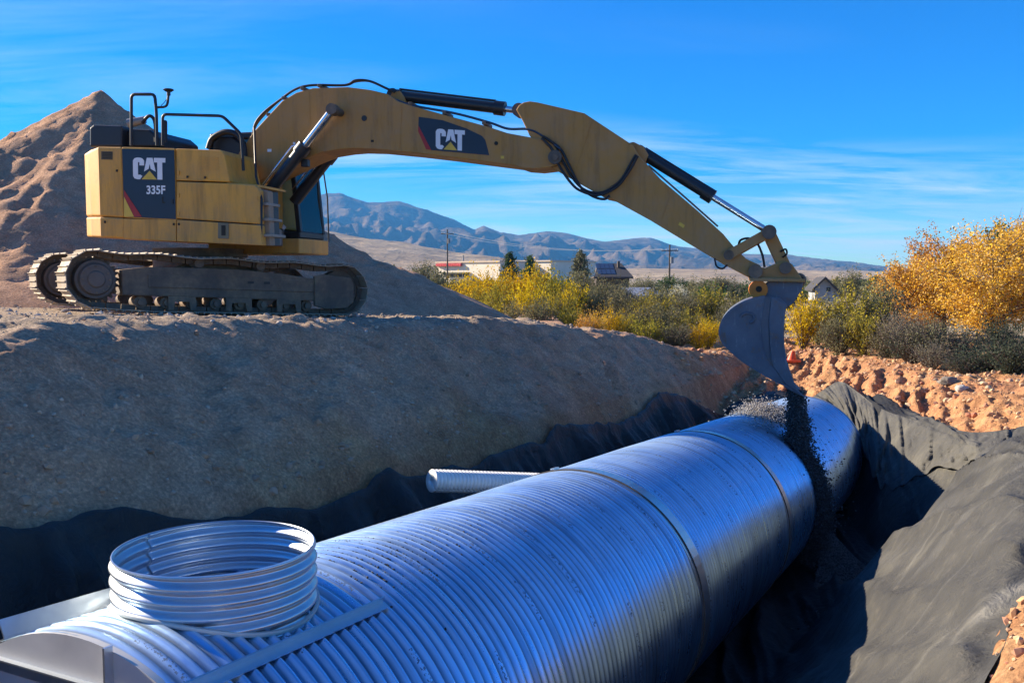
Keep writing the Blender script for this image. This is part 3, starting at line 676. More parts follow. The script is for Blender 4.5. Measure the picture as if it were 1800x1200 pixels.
# shoe mesh: local x along track, y across, z outwards
mb = MB(); prof = [(-.5, 0), (-.5, .012), (-.46, .035), (-.42, .012), (-.06, .012), (-.03, .034), (.03, .034), (.06, .012), (.40, .012), (.44, .035), (.49, .035), (.5, .010), (.5, 0)]
mb.prism([(x * pl_ * 0.97, -0.35, z) for x, z in prof], [(x * pl_ * 0.97, 0.35, z) for x, z in prof])
shoe_me = bpy.data.meshes.new('track_shoe'); shoe_me.from_pydata(mb.v, [], mb.f); shoe_me.materials.append(M['shoe'])
mb = MB(); mb.box((0, -0.09, -0.04), (pl_ * 0.46, 0, 0), (0, 0.022, 0), (0, 0, 0.038)); mb.box((0, 0.09, -0.04), (pl_ * 0.46, 0, 0), (0, 0.022, 0), (0, 0, 0.038))
link_me = bpy.data.meshes.new('track_link'); link_me.from_pydata(mb.v, [], mb.f); link_me.materials.append(M['track'])
for sd in (1, -1):
    oc = 1.3 * sd
    mb = MB()
    body = [(-1.62, 0.30), (-1.62, 0.68), (-1.2, 0.74), (-0.4, 0.76), (0.2, 0.76), (0.9, 0.72), (1.45, 0.66), (1.62, 0.60), (1.62, 0.34), (1.5, 0.28)]
    mb.prism([LT(s, oc - 0.2, h) for s, h in body], [LT(s, oc + 0.24, h) for s, h in body])
    tr = ex('track', mb, 'track', bevel=0.02, label='track frame and crawler chain')
    for i in range(NSH):
        p, tg = on_path(i * pl_ + 0.05)
        # outward normal in (s,h)
        nrm = Vector((tg.y, -tg.x))
        if nrm.dot(Vector((p[0] * 0.0, p[1] - 0.5))) < 0 and abs(p[0]) < 1.7: nrm = -nrm
        tx = Vector((FT[0], FT[1], ZTS)).normalized(); rt = Vector((RT[0], RT[1], 0)); uz = rt.cross(tx).normalized()
        if uz.z < 0: uz = -uz
        ax_ = (tx * tg.x + uz * tg.y).normalized(); az_ = (tx * nrm.x + uz * nrm.y).normalized(); ay_ = az_.cross(ax_)
        pos = LT(p[0], oc, p[1]) - Vector(exr.location)
        mw = Matrix((ax_, ay_, az_)).transposed().to_4x4(); mw.translation = pos
        for nm, me_ in (('shoe', shoe_me), ('link', link_me)):
            so_ = new(nm, me_, None, tr); so_.matrix_local = mw
    for i in range(8):
        s = -1.35 + i * 0.385; mb = MB(); mb.cyl(LT(s, oc - 0.17, 0.20), LT(s, oc + 0.17, 0.20), 0.092, n=18); mb.cyl(LT(s, oc + 0.17, 0.20), LT(s, oc + 0.225, 0.20), 0.05, n=12)
        ex('roller', mb, 'track', tr, smooth=40)
    for s in (-0.45, 0.55):
        h = 0.835; mb = MB(); mb.cyl(LT(s, oc - 0.1, h), LT(s, oc + 0.2, h), 0.075, n=16); mb.box(LT(s, oc + 0.05, 0.77), (0.05 * FT[0], 0.05 * FT[1], 0), (0.1 * RT[0], 0.1 * RT[1], 0), (0, 0, 0.05))
        ex('carrier_roller', mb, 'track', tr, smooth=40)
    # sprocket with teeth, hub
    mb = MB(); n = 23; A, B = [], []
    for k in range(n * 4):
        a = 2 * math.pi * k / (n * 4); r = 0.375 if (k % 4) in (0, 1) else 0.325
        A.append(LT(SPK[0] + r * math.cos(a), oc - 0.03, SPK[1] + r * math.sin(a))); B.append(LT(SPK[0] + r * math.cos(a), oc + 0.03, SPK[1] + r * math.sin(a)))
    mb.prism(A, B); sp_ = ex('sprocket', mb, 'track', tr)
    mb = MB(); mb.cyl(LT(SPK[0], oc + 0.03, SPK[1]), LT(SPK[0], oc + 0.20, SPK[1]), 0.30, 0.285, n=40); mb.cyl(LT(SPK[0], oc + 0.20, SPK[1]), LT(SPK[0], oc + 0.27, SPK[1]), 0.245, 0.22, n=40)
    mb.cyl(LT(SPK[0], oc + 0.27, SPK[1]), LT(SPK[0], oc + 0.30, SPK[1]), 0.13, 0.11, n=30)
    ex('final_drive', mb, simple('hub_dust', (0.16, 0.13, 0.11), 0.8), sp_, smooth=35, bevel=0.006)
    for k in range(12):
        a = 2 * math.pi * k / 12; mb = MB(); c1 = (SPK[0] + 0.19 * math.cos(a), SPK[1] + 0.19 * math.sin(a)); mb.cyl(LT(c1[0], oc + 0.27, c1[1]), LT(c1[0], oc + 0.29, c1[1]), 0.014, n=6)
        ex('bolt', mb, 'track', sp_)
    mb = MB(); mb.cyl(LT(IDL[0], oc - 0.1, IDL[1]), LT(IDL[0], oc + 0.1, IDL[1]), 0.335, n=40); ex('idler', mb, 'track', tr, smooth=40)
    mb = MB(); pl = [(1.45, 0.20), (1.45, 0.70), (1.62, 0.74), (2.12, 0.70), (2.18, 0.60), (2.18, 0.28), (2.05, 0.17), (1.65, 0.15)]
    mb.prism([LT(s, oc + 0.2, h) for s, h in pl], [LT(s, oc + 0.28, h) for s, h in pl]); ex('idler_guard', mb, 'track', tr, bevel=0.015)
    for s0_ in (-0.75, 0.15, 1.0):
        mb = MB(); gp = [(s0_ - 0.21, 0.09), (s0_ - 0.21, 0.30), (s0_ + 0.21, 0.30), (s0_ + 0.21, 0.09), (s0_ + 0.13, 0.09), (s0_ + 0.11, 0.22), (s0_ - 0.11, 0.22), (s0_ - 0.13, 0.09)]
        mb.prism([LT(s, oc + 0.22, h) for s, h in gp], [LT(s, oc + 0.26, h) for s, h in gp]); ex('roller_guard', mb, 'track', tr)
    mb = MB(); mb.box(LT(0.1, oc + 0.245, 0.53), (1.35 * FT[0], 1.35 * FT[1], 1.35 * ZTS), (0.012 * RT[0], 0.012 * RT[1], 0), (0, 0, 0.10)); ex('frame_plate', mb, 'track', tr, bevel=0.01)
    for s0_ in (0.35, 0.62):
        mb = MB(); mb.box(LT(s0_, oc + 0.258, 0.56), (0.05 * FT[0], 0.05 * FT[1], 0), (0.005 * RT[0], 0.005 * RT[1], 0), (0, 0, 0.02)); ex('frame_slot', mb, 'black', tr)
mb = MB(); car = [(-0.9, 0.45), (-0.9, 0.78), (-0.5, 0.95), (0.5, 0.95), (0.9, 0.78), (0.9, 0.45)]
mb.prism([LT(s, -1.15, h * 0.9) for s, h in car], [LT(s, 1.15, h * 0.9) for s, h in car]); ex('carbody', mb, 'track', bevel=0.03)
mb = MB(); mb.cyl((*C0, ZT0 + 0.80), (*C0, ZT0 + 1.12), 0.75, n=48); mb.cyl((*C0, ZT0 + 0.98), (*C0, ZT0 + 1.03), 0.82, n=48); ex('swing_bearing', mb, 'track', smooth=40)

# --- upper structure: right side plane at o=1.45
OS = 1.45
fR, _ = fz(175, 340, OS); fF, _ = fz(470, 340, OS)
zBr = fz(176, 417, OS)[1]; zBf = fz(465, 432, OS)[1]; zTr = fz(176, 257, OS)[1]; zSk = fz(176, 381, OS)[1]; zSkf = fz(465, 396, OS)[1]
def zb_(f): return zBr + (zBf - zBr) * (f - fR) / (fF - fR)
def zs_(f): return zSk + (zSkf - zSk) * (f - fR) / (fF - fR)
def zt_(f): return zTr + (fz(390, 263, OS)[1] - zTr) * (f - fR) / (fz(390, 263, OS)[0] - fR)
def plan_prism(plan, zlo, zhi):
    mb = MB(); return mb.prism([LU(f, o, zlo(f)) for f, o in plan], [LU(f, o, zhi(f)) for f, o in plan])
f215 = fz(216, 340, OS)[0]; f308 = fz(309, 340, OS)[0]; f395 = fz(398, 290, OS)[0]; f345 = fz(390, 340, OS)[0]
cw = [(f215, OS), (fR, OS), (fR - 0.34, OS - 0.22), (fR - 0.66, OS - 0.50), (fR - 0.86, OS - 0.85), (fR - 0.95, 0.3), (fR - 0.95, -0.3), (fR - 0.86, -OS + 0.85), (fR - 0.66, -OS + 0.50), (fR - 0.34, -OS + 0.22), (fR, -OS), (f215, -OS)]
cwo = ex('counterweight', plan_prism(cw, lambda f: zs_(f) + 0.006, lambda f: zt_(f) + (0 if f > fR - 0.1 else -0.06)), 'yellow', bevel=0.035, seg=3, label='sunlit rounded counterweight')
cwl = [(f + (0.0), o) for f, o in cw]
ex('counterweight_foot', plan_prism(cwl, zb_, zs_), 'yellow', bevel=0.03, seg=3)
g = 0.005
ex('engine_door', plan_prism([(f215 + g, OS - 0.006), (f308 - g, OS - 0.006), (f308 - g, 0.2), (f215 + g, 0.2)], lambda f: zs_(f) + 0.006, zt_), 'yellow', bevel=0.012)
dcl = ex('door_decal', plan_prism([(f215 + 0.01, OS + 0.002), (f308 - 0.01, OS + 0.002), (f308 - 0.01, OS - 0.004), (f215 + 0.01, OS - 0.004)], lambda f: zs_(f) + 0.02, lambda f: zt_(f) - 0.03), 'decal')
def on_side(pts, o, h=0.004): return upx(pts, o + h, o)
ex('decal_stripe', on_side([(218, 334), (218, 345), (236, 381), (249, 381)], OS + 0.004), 'red', dcl)
ex('decal_corner', on_side([(218, 346), (218, 381), (235.5, 381)], OS + 0.004), 'decyellow', dcl)
CATC = [[(.95, 1.28), (.95, 1.72), (.80, 1.93), (.60, 2), (.35, 2), (.13, 1.93), (0, 1.72), (0, .28), (.13, .07), (.35, 0), (.58, 0), (.78, .30), (.62, .42), (.42, .42), (.42, 1.58), (.55, 1.58), (.55, 1.28)],
        [(1.18, 2), (1.66, 2), (1.92, .72), (1.50, .98), (1.42, 1.45), (1.32, .98), (.93, .72)],
        [(1.78, 2), (2.75, 2), (2.75, 1.58), (2.48, 1.58), (2.48, 0), (2.06, 0), (2.06, 1.58), (1.78, 1.58)]]
def letters(quad, o, parent, name='letter'):
    (ax_, ay_), (bx_, by_), (cx_, cy_) = quad       # bottom-left, bottom-right, top-left in photo pixels
    def mp_(x, y): u, v = x / 2.75, y / 2.0; return (ax_ + (bx_ - ax_) * u + (cx_ - ax_) * v, ay_ + (by_ - ay_) * u + (cy_ - ay_) * v)
    for L in CATC: ex(name, on_side([mp_(*p) for p in L], o), 'white', parent)
    ex('emblem_triangle', on_side([mp_(*p) for p in ((.72, 0), (2.02, 0), (1.40, .80))], o), 'decyellow', parent)
letters(((234, 315), (291, 316), (233.5, 277)), OS + 0.004, dcl)
def text_mesh(s, bold=0.03):
    cu_ = bpy.data.curves.new('number', 'FONT'); cu_.body = s; cu_.offset = bold; cu_.size = 1; to = bpy.data.objects.new('tmp', cu_); COL.objects.link(to)
    dg = bpy.context.evaluated_depsgraph_get(); m_ = bpy.data.meshes.new_from_object(to.evaluated_get(dg)); bpy.data.objects.remove(to); return m_
def text_on_side(s, x0, y0, x1, y1, o, parent, name, mat):
    m_ = text_mesh(s); co = np.array([v.co[:] for v in m_.vertices]); mn, mx_ = co.min(0), co.max(0)
    for v in m_.vertices:
        u, k = (v.co.x - mn[0]) / (mx_[0] - mn[0]), (v.co.y - mn[1]) / (mx_[1] - mn[1])
        v.co = PU(x0 + (x1 - x0) * u, y0 + (y1 - y0) * k, o) - Vector(exr.location)
    m_.materials.clear(); new(name, m_, M[mat], parent)
text_on_side('335F', 257.5, 341.5, 290.5, 326, OS + 0.006, dcl, 'number', 'white')
text_on_side('L', 285, 357, 290.5, 346, OS + 0.006, dcl, 'number', 'seam')
# front right body: pump door (upper) and lower door, skirt
hood_poly = [(309.5, 261), (389, 264), (394, 272), (404, 318), (404, 320), (309.5, 317)]
ex('pump_hood', upx(hood_poly, OS - 0.012, 0.48), 'yellow', bevel=0.03, seg=3)
ex('side_door', upx([(309.5, 319), (404, 322), (448, 325), (456, 335), (458, 394), (309.5, 384)], OS - 0.006, OS - 0.14), 'yellow', bevel=0.02, seg=3)
ex('pump_bay', upx([(309.5, 319), (432, 322), (436, 428), (309.5, 424)], OS - 0.16, 0.45, OS), 'black')
ex('bay_top', upx([(396, 320), (450, 324), (450, 328), (396, 325)], OS - 0.05, 0.5, OS), 'yellow')
sk = ex('skirt_panel', upx([(217, 384), (309, 386), (309, 424.5), (217, 420)], OS - 0.004, 0.3), 'yellow', bevel=0.012)
sk2 = ex('skirt_panel', upx([(310.5, 386), (458, 396), (461, 431.5), (310.5, 424.5)], OS - 0.004, OS - 0.14), 'yellow', bevel=0.012)
ex('latch', on_side([(383, 391), (402, 392), (402, 420), (383, 419)], OS, 0.008), simple('latch_olive', (0.20, 0.17, 0.10), 0.6), sk2, bevel=0.004)
ex('latch_handle', on_side([(389, 396), (396, 396), (396, 414), (389, 414)], OS + 0.008, 0.006), 'seam', sk2)
ex('vent_plate', on_side([(178, 266), (198, 266.5), (198, 281), (178, 280.5)], OS - 0.004, 0.008), simple('vent_brown', (0.12, 0.09, 0.05), 0.7), cwo)
for i in range(4): ex('vent_slat', on_side([(180, 268 + i * 3), (196, 268.4 + i * 3), (196, 269.6 + i * 3), (180, 269.2 + i * 3)], OS + 0.004, 0.006), 'seam', cwo)
for x_, y_, pr in ((184, 390, sk), (305, 394, sk), (314, 394, sk2), (329, 311, sk2), (360, 312, sk2), (205, 300, sk)):
    ex('bolt', on_side([(x_ - 1.5, y_ - 2), (x_ + 1.5, y_ - 2), (x_ + 1.5, y_ + 2), (x_ - 1.5, y_ + 2)], OS, 0.01), 'seam', pr)
for x_, y_ in ((312, 300), (398, 300), (312, 340), (312, 372), (450, 345), (452, 382)): ex('hinge', on_side([(x_, y_), (x_ + 2.6, y_), (x_ + 2.6, y_ + 7), (x_, y_ + 7)], OS - 0.004, 0.012), 'yellow', sk2)
ex('door_handle', on_side([(300, 350), (304, 350), (304, 358), (300, 358)], OS + 0.004, 0.01), 'black', sk)
for i in range(5): ex('louver', on_side([(352, 276 + i * 5), (384, 277 + i * 5), (384, 278.6 + i * 5), (352, 277.6 + i * 5)], OS - 0.012, 0.008), 'yellow', sk2)
# main deck behind the panels
mb = MB(); dk = [(fR - 0.3, OS - 0.35), (fF - 0.35, OS - 0.2), (fF - 0.35, 0.42), (fF - 0.75, -0.42), (fF - 0.75, -1.4), (fR - 0.3, -1.4)]
ex('deck', plan_prism(dk, lambda f: zb_(f) + 0.02, lambda f: zb_(f) + 0.30), 'greypaint', bevel=0.02)
ex('engine_cover', plan_prism([(f215, 0.19), (f345, 0.19), (f345, -1.4), (f215, -1.4)], zs_, lambda f: zt_(f) - 0.05), 'yellow', bevel=0.04)
# front steps on the right deck
for (x0_, y0_, x1_) in ((466, 357, 484), (466, 384, 488), (466, 412, 494)):
    f0, z0 = fz(x0_, y0_, OS - 0.2); f1_, z1 = fz(x1_ - 8, y0_ + 3, OS - 0.2)
    mb = MB(); mb.prism([LU(f0 - 0.25, OS - 0.08, z0), LU(f1_, OS - 0.08, z0), LU(f1_, OS - 0.50, z0), LU(f0 - 0.25, OS - 0.50, z0)], [LU(f0 - 0.25, OS - 0.08, z0 - 0.045), LU(f1_, OS - 0.08, z0 - 0.045), LU(f1_, OS - 0.50, z0 - 0.045), LU(f0 - 0.25, OS - 0.50, z0 - 0.045)])
    ex('step', mb, simple('step_grey', (0.33, 0.30, 0.25), 0.7), bevel=0.008)
ex('front_panel', upx([(449, 330), (463, 334), (467, 431), (452, 431)], OS - 0.15, OS - 0.30, OS), paint('dusty_grey', (0.26, 0.22, 0.17), 0.5), bevel=0.015)
mb = MB(); mb.tube([PU(447, 225, 0.8), PU(448, 262, 0.9), PU(450, 310, 1.2), PU(455, 330, 1.32), PU(460, 350, 1.42), PU(459, 425, 1.42)], 0.018, 8); ex('handrail', mb, 'black', smooth=60)
# roof clutter
zr = zt_(fR)
hb = upx([(157, 224), (164, 219), (214, 221), (214, 258), (157, 258)], 0.95, -0.2); ex('air_cleaner_hood', hb, 'black', bevel=0.03, seg=3)
ex('radiator_guard', upx([(214, 236), (232, 226), (262, 228), (276, 240), (276, 258), (214, 258)], 0.8, -0.4), 'black', bevel=0.03, seg=3)
mb = MB(); c_ = PU(238, 213, 0.9); mb.cyl(c_ + Vector((-.12, 0, -.04)), c_ + Vector((.16, 0, .02)), 0.075, 0.06, 18); ex('exhaust_stack', mb, simple('exhaust_grey', (0.30, 0.29, 0.28), 0.5, 0.3), smooth=40)
mb = MB(); mb.tube(spline([PU(250, 216, 0.9), PU(262, 204, 0.9), PU(272, 214, 0.9), PU(274, 250, 0.9)], 6), 0.028, 10); ex('intake_hose', mb, 'rubber', smooth=60)
def rail(name, pts, o, r=0.022, mat='black'):
    mb = MB(); P_ = [PU(x, y, o) for x, y in pts]; out = [P_[0]]
    for i in range(1, len(P_) - 1):
        a, b, c = P_[i - 1], P_[i], P_[i + 1]; k = min(0.07, (a - b).length / 2, (c - b).length / 2)
        p0_, p1_ = b + (a - b).normalized() * k, b + (c - b).normalized() * k
        out += [p0_ * (1 - t) ** 2 + b * 2 * t * (1 - t) + p1_ * t * t for t in (0, .33, .67, 1)]
    out.append(P_[-1]); mb.tube(out, r, 8); return ex(name, mb, mat, smooth=60)
rail('handrail', [(231, 256), (231, 166), (272, 166), (275, 200), (276, 256)], 1.15, 0.026)
rail('handrail', [(286, 256), (286, 201), (391, 204), (424, 236), (428, 300)], 1.25, 0.024)
rail('handrail', [(290, 250), (289, 215), (291, 214), (291, 250)], 1.1, 0.03)
rail('antenna_arm', [(276, 189), (294, 188), (296, 168)], 1.15, 0.02)
mb = MB(); a_ = PU(296.5, 168, 1.15); mb.cyl(a_, a_ + Vector((0, 0, 0.06)), 0.03, n=14); mb.cyl(a_ + Vector((0, 0, 0.06)), a_ + Vector((0, 0, 0.085)), 0.05, 0.085, n=20); mb.cyl(a_ + Vector((0, 0, 0.085)), a_ + Vector((0, 0, 0.10)), 0.085, 0.07, n=20)
ex('antenna', mb, 'black', smooth=40)
mb = MB(); mb.tube(spline([PU(296, 170, 1.15), PU(289, 180, 1.15), PU(283, 186, 1.15)], 5), 0.006, 6); ex('antenna_cable', mb, 'rubber', smooth=60)
# hose hump at the boom foot
for k, (o_, r_) in enumerate(((0.42, 0.05), (0.3, 0.05), (0.18, 0.05))):
    mb = MB(); mb.tube(spline([PU(366, 262, o_), PU(374, 243, o_), PU(397, 232, o_), PU(418, 238, o_), PU(428, 256, o_), PU(430, 280, o_)], 6), r_, 10); ex('boom_foot_hose', mb, 'rubber', smooth=60)
ex('boom_foot_cover', upx([(372, 250), (386, 240), (408, 240), (424, 252), (424, 275), (372, 275)], 0.3, 0.1), 'black', bevel=0.03)

# --- cab on the far (left) side
OC0, OC1 = -0.47, -1.42
def cabpx(poly, o0, o1): return upx(poly, o0, o1, OC0)
fcF = fz(529, 400, OC0)[0]; fcB = fcF - 1.75
zcB = fz(545, 416, OC0)[1]; zcT = zcB + 1.72
fcFt = fcF - 0.16
cabr = ex('cab', plan_prism([(fcB, OC0), (fcF - 0.02, OC0), (fcF - 0.02, OC1), (fcB, OC1)], lambda f: zcB - 0.02, lambda f: zcB + 0.10), 'black', bevel=0.02, label='dark glazed operator cab')
def bar(a, b, w_): 
    a, b = Vector(a), Vector(b); d = (b - a); u = d.normalized(); s_ = Vector((RU[0], RU[1], 0)); n_ = u.cross(s_).normalized(); mb = MB(); mb.box((a + b) / 2, d / 2, s_ * w_, n_ * w_); return mb
for o_ in (OC0 - 0.03, OC1 + 0.03):
    ex('front_pillar', bar(LU(fcF - 0.04, o_, zcB + 0.08), LU(fcFt - 0.04, o_, zcT), 0.042), 'black', cabr, bevel=0.012)
    ex('rear_pillar', bar(LU(fcB + 0.06, o_, zcB + 0.08), LU(fcB + 0.06, o_, zcT), 0.06), 'black', cabr, bevel=0.012)
    ex('door_pillar', bar(LU(fcF - 0.72, o_, zcB + 0.08), LU(fcF - 0.76, o_, zcT), 0.035), 'black', cabr, bevel=0.01)
ex('cab_roof', plan_prism([(fcB, OC0), (fcFt, OC0), (fcFt, OC1), (fcB, OC1)], lambda f: zcT, lambda f: zcT + 0.12), 'black', cabr, bevel=0.03)
ex('cab_rear_wall', plan_prism([(fcB + .01, OC0 - .04), (fcB + .04, OC0 - .04), (fcB + .04, OC1 + .04), (fcB + .01, OC1 + .04)], lambda f: zcB + .08, lambda f: zcT), 'black', cabr)
ex('lower_door_panel', plan_prism([(fcB + .05, OC1 + .03), (fcF - .72, OC1 + .03), (fcF - .72, OC1 + .06), (fcB + .05, OC1 + .06)], lambda f: zcB + .08, lambda f: zcB + .9), 'black', cabr)
for nm, pl in (('side_window', [LU(fcB + .1, OC0 - .012, zcB + .1), LU(fcF - .07, OC0 - .012, zcB + .1), LU(fcFt - .07, OC0 - .012, zcT - .01), LU(fcB + .1, OC0 - .012, zcT - .01)]),
               ('side_window', [LU(fcB + .1, OC1 + .012, zcB + .1), LU(fcF - .07, OC1 + .012, zcB + .1), LU(fcFt - .07, OC1 + .012, zcT - .01), LU(fcB + .1, OC1 + .012, zcT - .01)]),
               ('windscreen', [LU(fcF - .012, OC0 - .08, zcB + .1), LU(fcF - .012, OC1 + .08, zcB + .1), LU(fcFt - .012, OC1 + .08, zcT - .01), LU(fcFt - .012, OC0 - .08, zcT - .01)])):
    n_ = (pl[1] - pl[0]).cross(pl[2] - pl[0]).normalized() * 0.004; mb = MB(); mb.prism([p + n_ for p in pl], [p - n_ for p in pl]); ex(nm, mb, 'glass', cabr)
# seat and consoles
fs = fcF - 0.98
mb = MB(); mb.box(LU(fs, -0.95, zcB + 0.52), Vector((FU[0], FU[1], 0)) * 0.27, Vector((RU[0], RU[1], 0)) * 0.26, (0, 0, 0.09)); mb.box(LU(fs, -0.95, zcB + 0.27), Vector((FU[0], FU[1], 0)) * 0.2, Vector((RU[0], RU[1], 0)) * 0.2, (0, 0, 0.17))
st_ = ex('seat', mb, 'black', cabr, bevel=0.05, seg=3)
mb = MB(); mb.box(LU(fs - 0.27, -0.95, zcB + 0.95), Vector((FU[0] * .07, FU[1] * .07, -0.01)), Vector((RU[0], RU[1], 0)) * 0.26, Vector((-FU[0] * .06, -FU[1] * .06, 0.40))); mb.box(LU(fs - 0.35, -0.95, zcB + 1.42), Vector((FU[0], FU[1], 0)) * 0.05, Vector((RU[0], RU[1], 0)) * 0.14, (0, 0, 0.10)); ex('seat_back', mb, 'black', cabr, bevel=0.04, seg=3)
for o_ in (OC0 - 0.18, OC1 + 0.18):
    mb = MB(); mb.box(LU(fs + 0.02, o_, zcB + 0.45), Vector((FU[0], FU[1], 0)) * 0.36, Vector((RU[0], RU[1], 0)) * 0.10, (0, 0, 0.30)); ex('console', mb, 'black', cabr, bevel=0.03)
    mb = MB(); mb.tube([LU(fs + .25, o_, zcB + .72), LU(fs + .27, o_, zcB + .95)], 0.02, 8); ex('joystick', mb, 'black', cabr)
ex('cab_platform', plan_prism([(fcB, OC0 + 0.12), (fcF + 0.02, OC0 + 0.12), (fcF + 0.06, OC0 - 0.3), (fcF + 0.06, OC1 - .02), (fcB, OC1 - .02)], lambda f: fz(545, 446, OC0)[1], lambda f: zcB - 0.03), 'yellow', bevel=0.02)
mb = MB(); mb.tube([LU(fcF + .05, OC1 - .05, zcB - .05), LU(fcF + .02, OC1 - .08, zcB + .75), LU(fcFt + .04, OC1 - .08, zcT - .02)], 0.014, 8); mb.tube([LU(fcFt + .04, OC1 - .08, zcT - .10), LU(fcFt + .12, OC1 - .1, zcT - .06), LU(fcFt + .13, OC1 - .1, zcT - .40), LU(fcFt + .05, OC1 - .08, zcT - .42)], 0.013, 8); ex('grab_rail', mb, 'black', cabr, smooth=60)
mb = MB(); mb.box(LU(fcFt + .14, OC1 - .12, zcT - .24), Vector((FU[0], FU[1], 0)) * 0.02, Vector((RU[0], RU[1], 0)) * 0.09, (0, 0, 0.14)); ex('mirror', mb, 'black', cabr, bevel=0.015)
mb = MB(); dp = PU(501.5, 400, OC0 - 0.05); n_ = Vector((RU[0], RU[1], 0)); f_ = Vector((FU[0], FU[1], 0)); A = [dp + f_ * x + Vector((0, 0, y)) for x, y in ((-.05, 0), (0, -.05), (.05, 0), (0, .05))]; mb.prism([p + n_ * .06 for p in A], [p + n_ * .055 for p in A]); ex('warning_label', mb, 'white', cabr)

# --- boom
BW = 0.33
boom_poly = [(398, 312), (420, 268), (446, 231), (470, 205), (495, 178), (520, 163), (549, 155), (610, 153), (650, 158), (680, 165), (700, 178), (717, 184), (792, 205), (855, 222), (892, 234), (930, 241), (960, 246), (980, 258), (990, 274), (983, 289), (967, 294), (942, 297), (917, 295), (905, 291), (780, 275), (720, 268), (657, 262), (620, 261), (595, 263), (565, 268), (535, 280), (500, 297), (475, 309), (450, 322), (425, 338), (405, 336)]
boom = ex('boom', upx(boom_poly, BW, -BW), 'boom', bevel=0.014)
dc = ex('boom_decal', on_side([(736, 205.5), (778, 211.5), (820, 226), (847, 239), (853, 246), (860, 273), (757, 264), (735, 230)], BW), 'decal', boom)
ex('decal_stripe', on_side([(735.5, 221), (735, 231), (749, 262.5), (758, 264)], BW + 0.004), 'red', dc)
letters(((766, 262), (817, 265.5), (766, 226)), BW + 0.004, dc)
def pinpx(px, py, r, o0, o1, mat='pin', parent=None, name='pin', n=20):
    f, z = fz(px, py, o0); mb = MB(); mb.cyl(LU(f, o0, z), LU(f, o1, z), r, n=n); return ex(name, mb, mat, parent, smooth=40)
pinpx(975, 276, 0.105, BW + 0.06, -BW - 0.06, parent=boom); pinpx(975, 276, 0.05, BW + 0.085, BW, 'track', boom)
pinpx(585, 193, 0.06, BW + 0.30, -BW - 0.30, parent=boom)
pinpx(640, 208, 0.045, BW + 0.01, BW - 0.02, 'black', boom, 'plug'); pinpx(872, 252, 0.03, BW + 0.01, BW - 0.02, 'seam', boom, 'plug')
pinpx(412, 322, 0.11, BW + 0.10, -BW - 0.10, parent=boom)
ex('cylinder_bracket', upx([(672, 176), (680, 158), (694, 155), (702, 166), (706, 184)], 0.12, -0.12, BW), 'boom', boom, bevel=0.01)
# hoses along the boom back
for o_ in (0.24, 0.16, 0.08, -0.1):
    mb = MB(); k = o_ * 14
    mb.tube(spline([PU(443, 262, o_), PU(447, 226 - k, o_), PU(462, 203 - k, o_), PU(492, 176, o_), PU(520, 158 - 1.0, o_), PU(550, 150, o_), PU(606, 150, o_), PU(625, 143 - k * .4, o_), PU(650, 143, o_), PU(680, 156, o_), PU(694, 162, o_)], 6), 0.020, 8); ex('hydraulic_hose', mb, 'rubber', boom, smooth=60)
for o_, dy in ((0.28, 0), (0.05, -1)):
    mb = MB(); mb.tube(spline([PU(694, 175 + dy, o_), PU(730, 187 + dy, o_), PU(800, 200 + dy, o_), PU(860, 216 + dy, o_), PU(893, 227 + dy, o_), PU(930, 228 + dy, o_), PU(955, 240, o_), PU(985, 262, o_ + .1)], 6), 0.015, 8); ex('hydraulic_hose', mb, simple('hose_blue', (0.02, 0.05, 0.09), 0.5), boom, smooth=60)
for x_, y_ in ((470, 203), (497, 174), (530, 157), (560, 152), (720, 184), (780, 200), (850, 218)):
    mb = MB(); f, z = fz(x_, y_, BW); mb.box(LU(f, 0.12, z + 0.02), Vector((FU[0], FU[1], 0)) * 0.03, Vector((RU[0], RU[1], 0)) * 0.2, (0, 0, 0.025)); ex('hose_clamp', mb, 'pin', boom, bevel=0.006)
# boom lamp
mb = MB(); mb.box(PU(537, 287, BW + 0.05), Vector((FU[0], FU[1], 0)) * 0.06, Vector((RU[0], RU[1], 0)) * 0.05, (0, 0, 0.06)); ex('work_lamp', mb, 'black', boom, bevel=0.01)
def hyd(name, a, b, o_, r_b, r_r, split, parent=None):
    A_, B_ = PU(*a, o_), PU(*b, o_); d = B_ - A_; S_ = A_ + d * split
    mb = MB(); mb.cyl(A_, S_, r_b, n=24); mb.cyl(S_ - d.normalized() * 0.17, S_, r_b * 1.28, n=24); mb.cyl(A_ - d.normalized() * 0.06, A_ + d.normalized() * 0.10, r_b * 1.15, n=24)
    mb.cyl(A_ + Vector((RU[0], RU[1], 0)) * r_b * 1.3, A_ - Vector((RU[0], RU[1], 0)) * r_b * 1.3, r_b * 1.1, n=20)
    c = ex(name, mb, 'cyl', smooth=35)
    mb = MB(); mb.cyl(S_, B_, r_r, n=20); ex('rod', mb, 'chrome', c, smooth=40)
    mb = MB(); e_ = Vector((RU[0], RU[1], 0)) * r_b * 1.2; mb.cyl(B_ + e_, B_ - e_, r_b * 1.2, n=20); ex('rod_eye', mb, 'pin', c, smooth=40)
    mb = MB(); u_ = Vector((0, 0, 1)); mb.tube([A_ + d * 0.04 + u_ * r_b * 1.25, A_ + d * split * 0.92 + u_ * r_b * 1.25], 0.018, 8); ex('oil_line', mb, 'cyl', c, smooth=60)
    return c
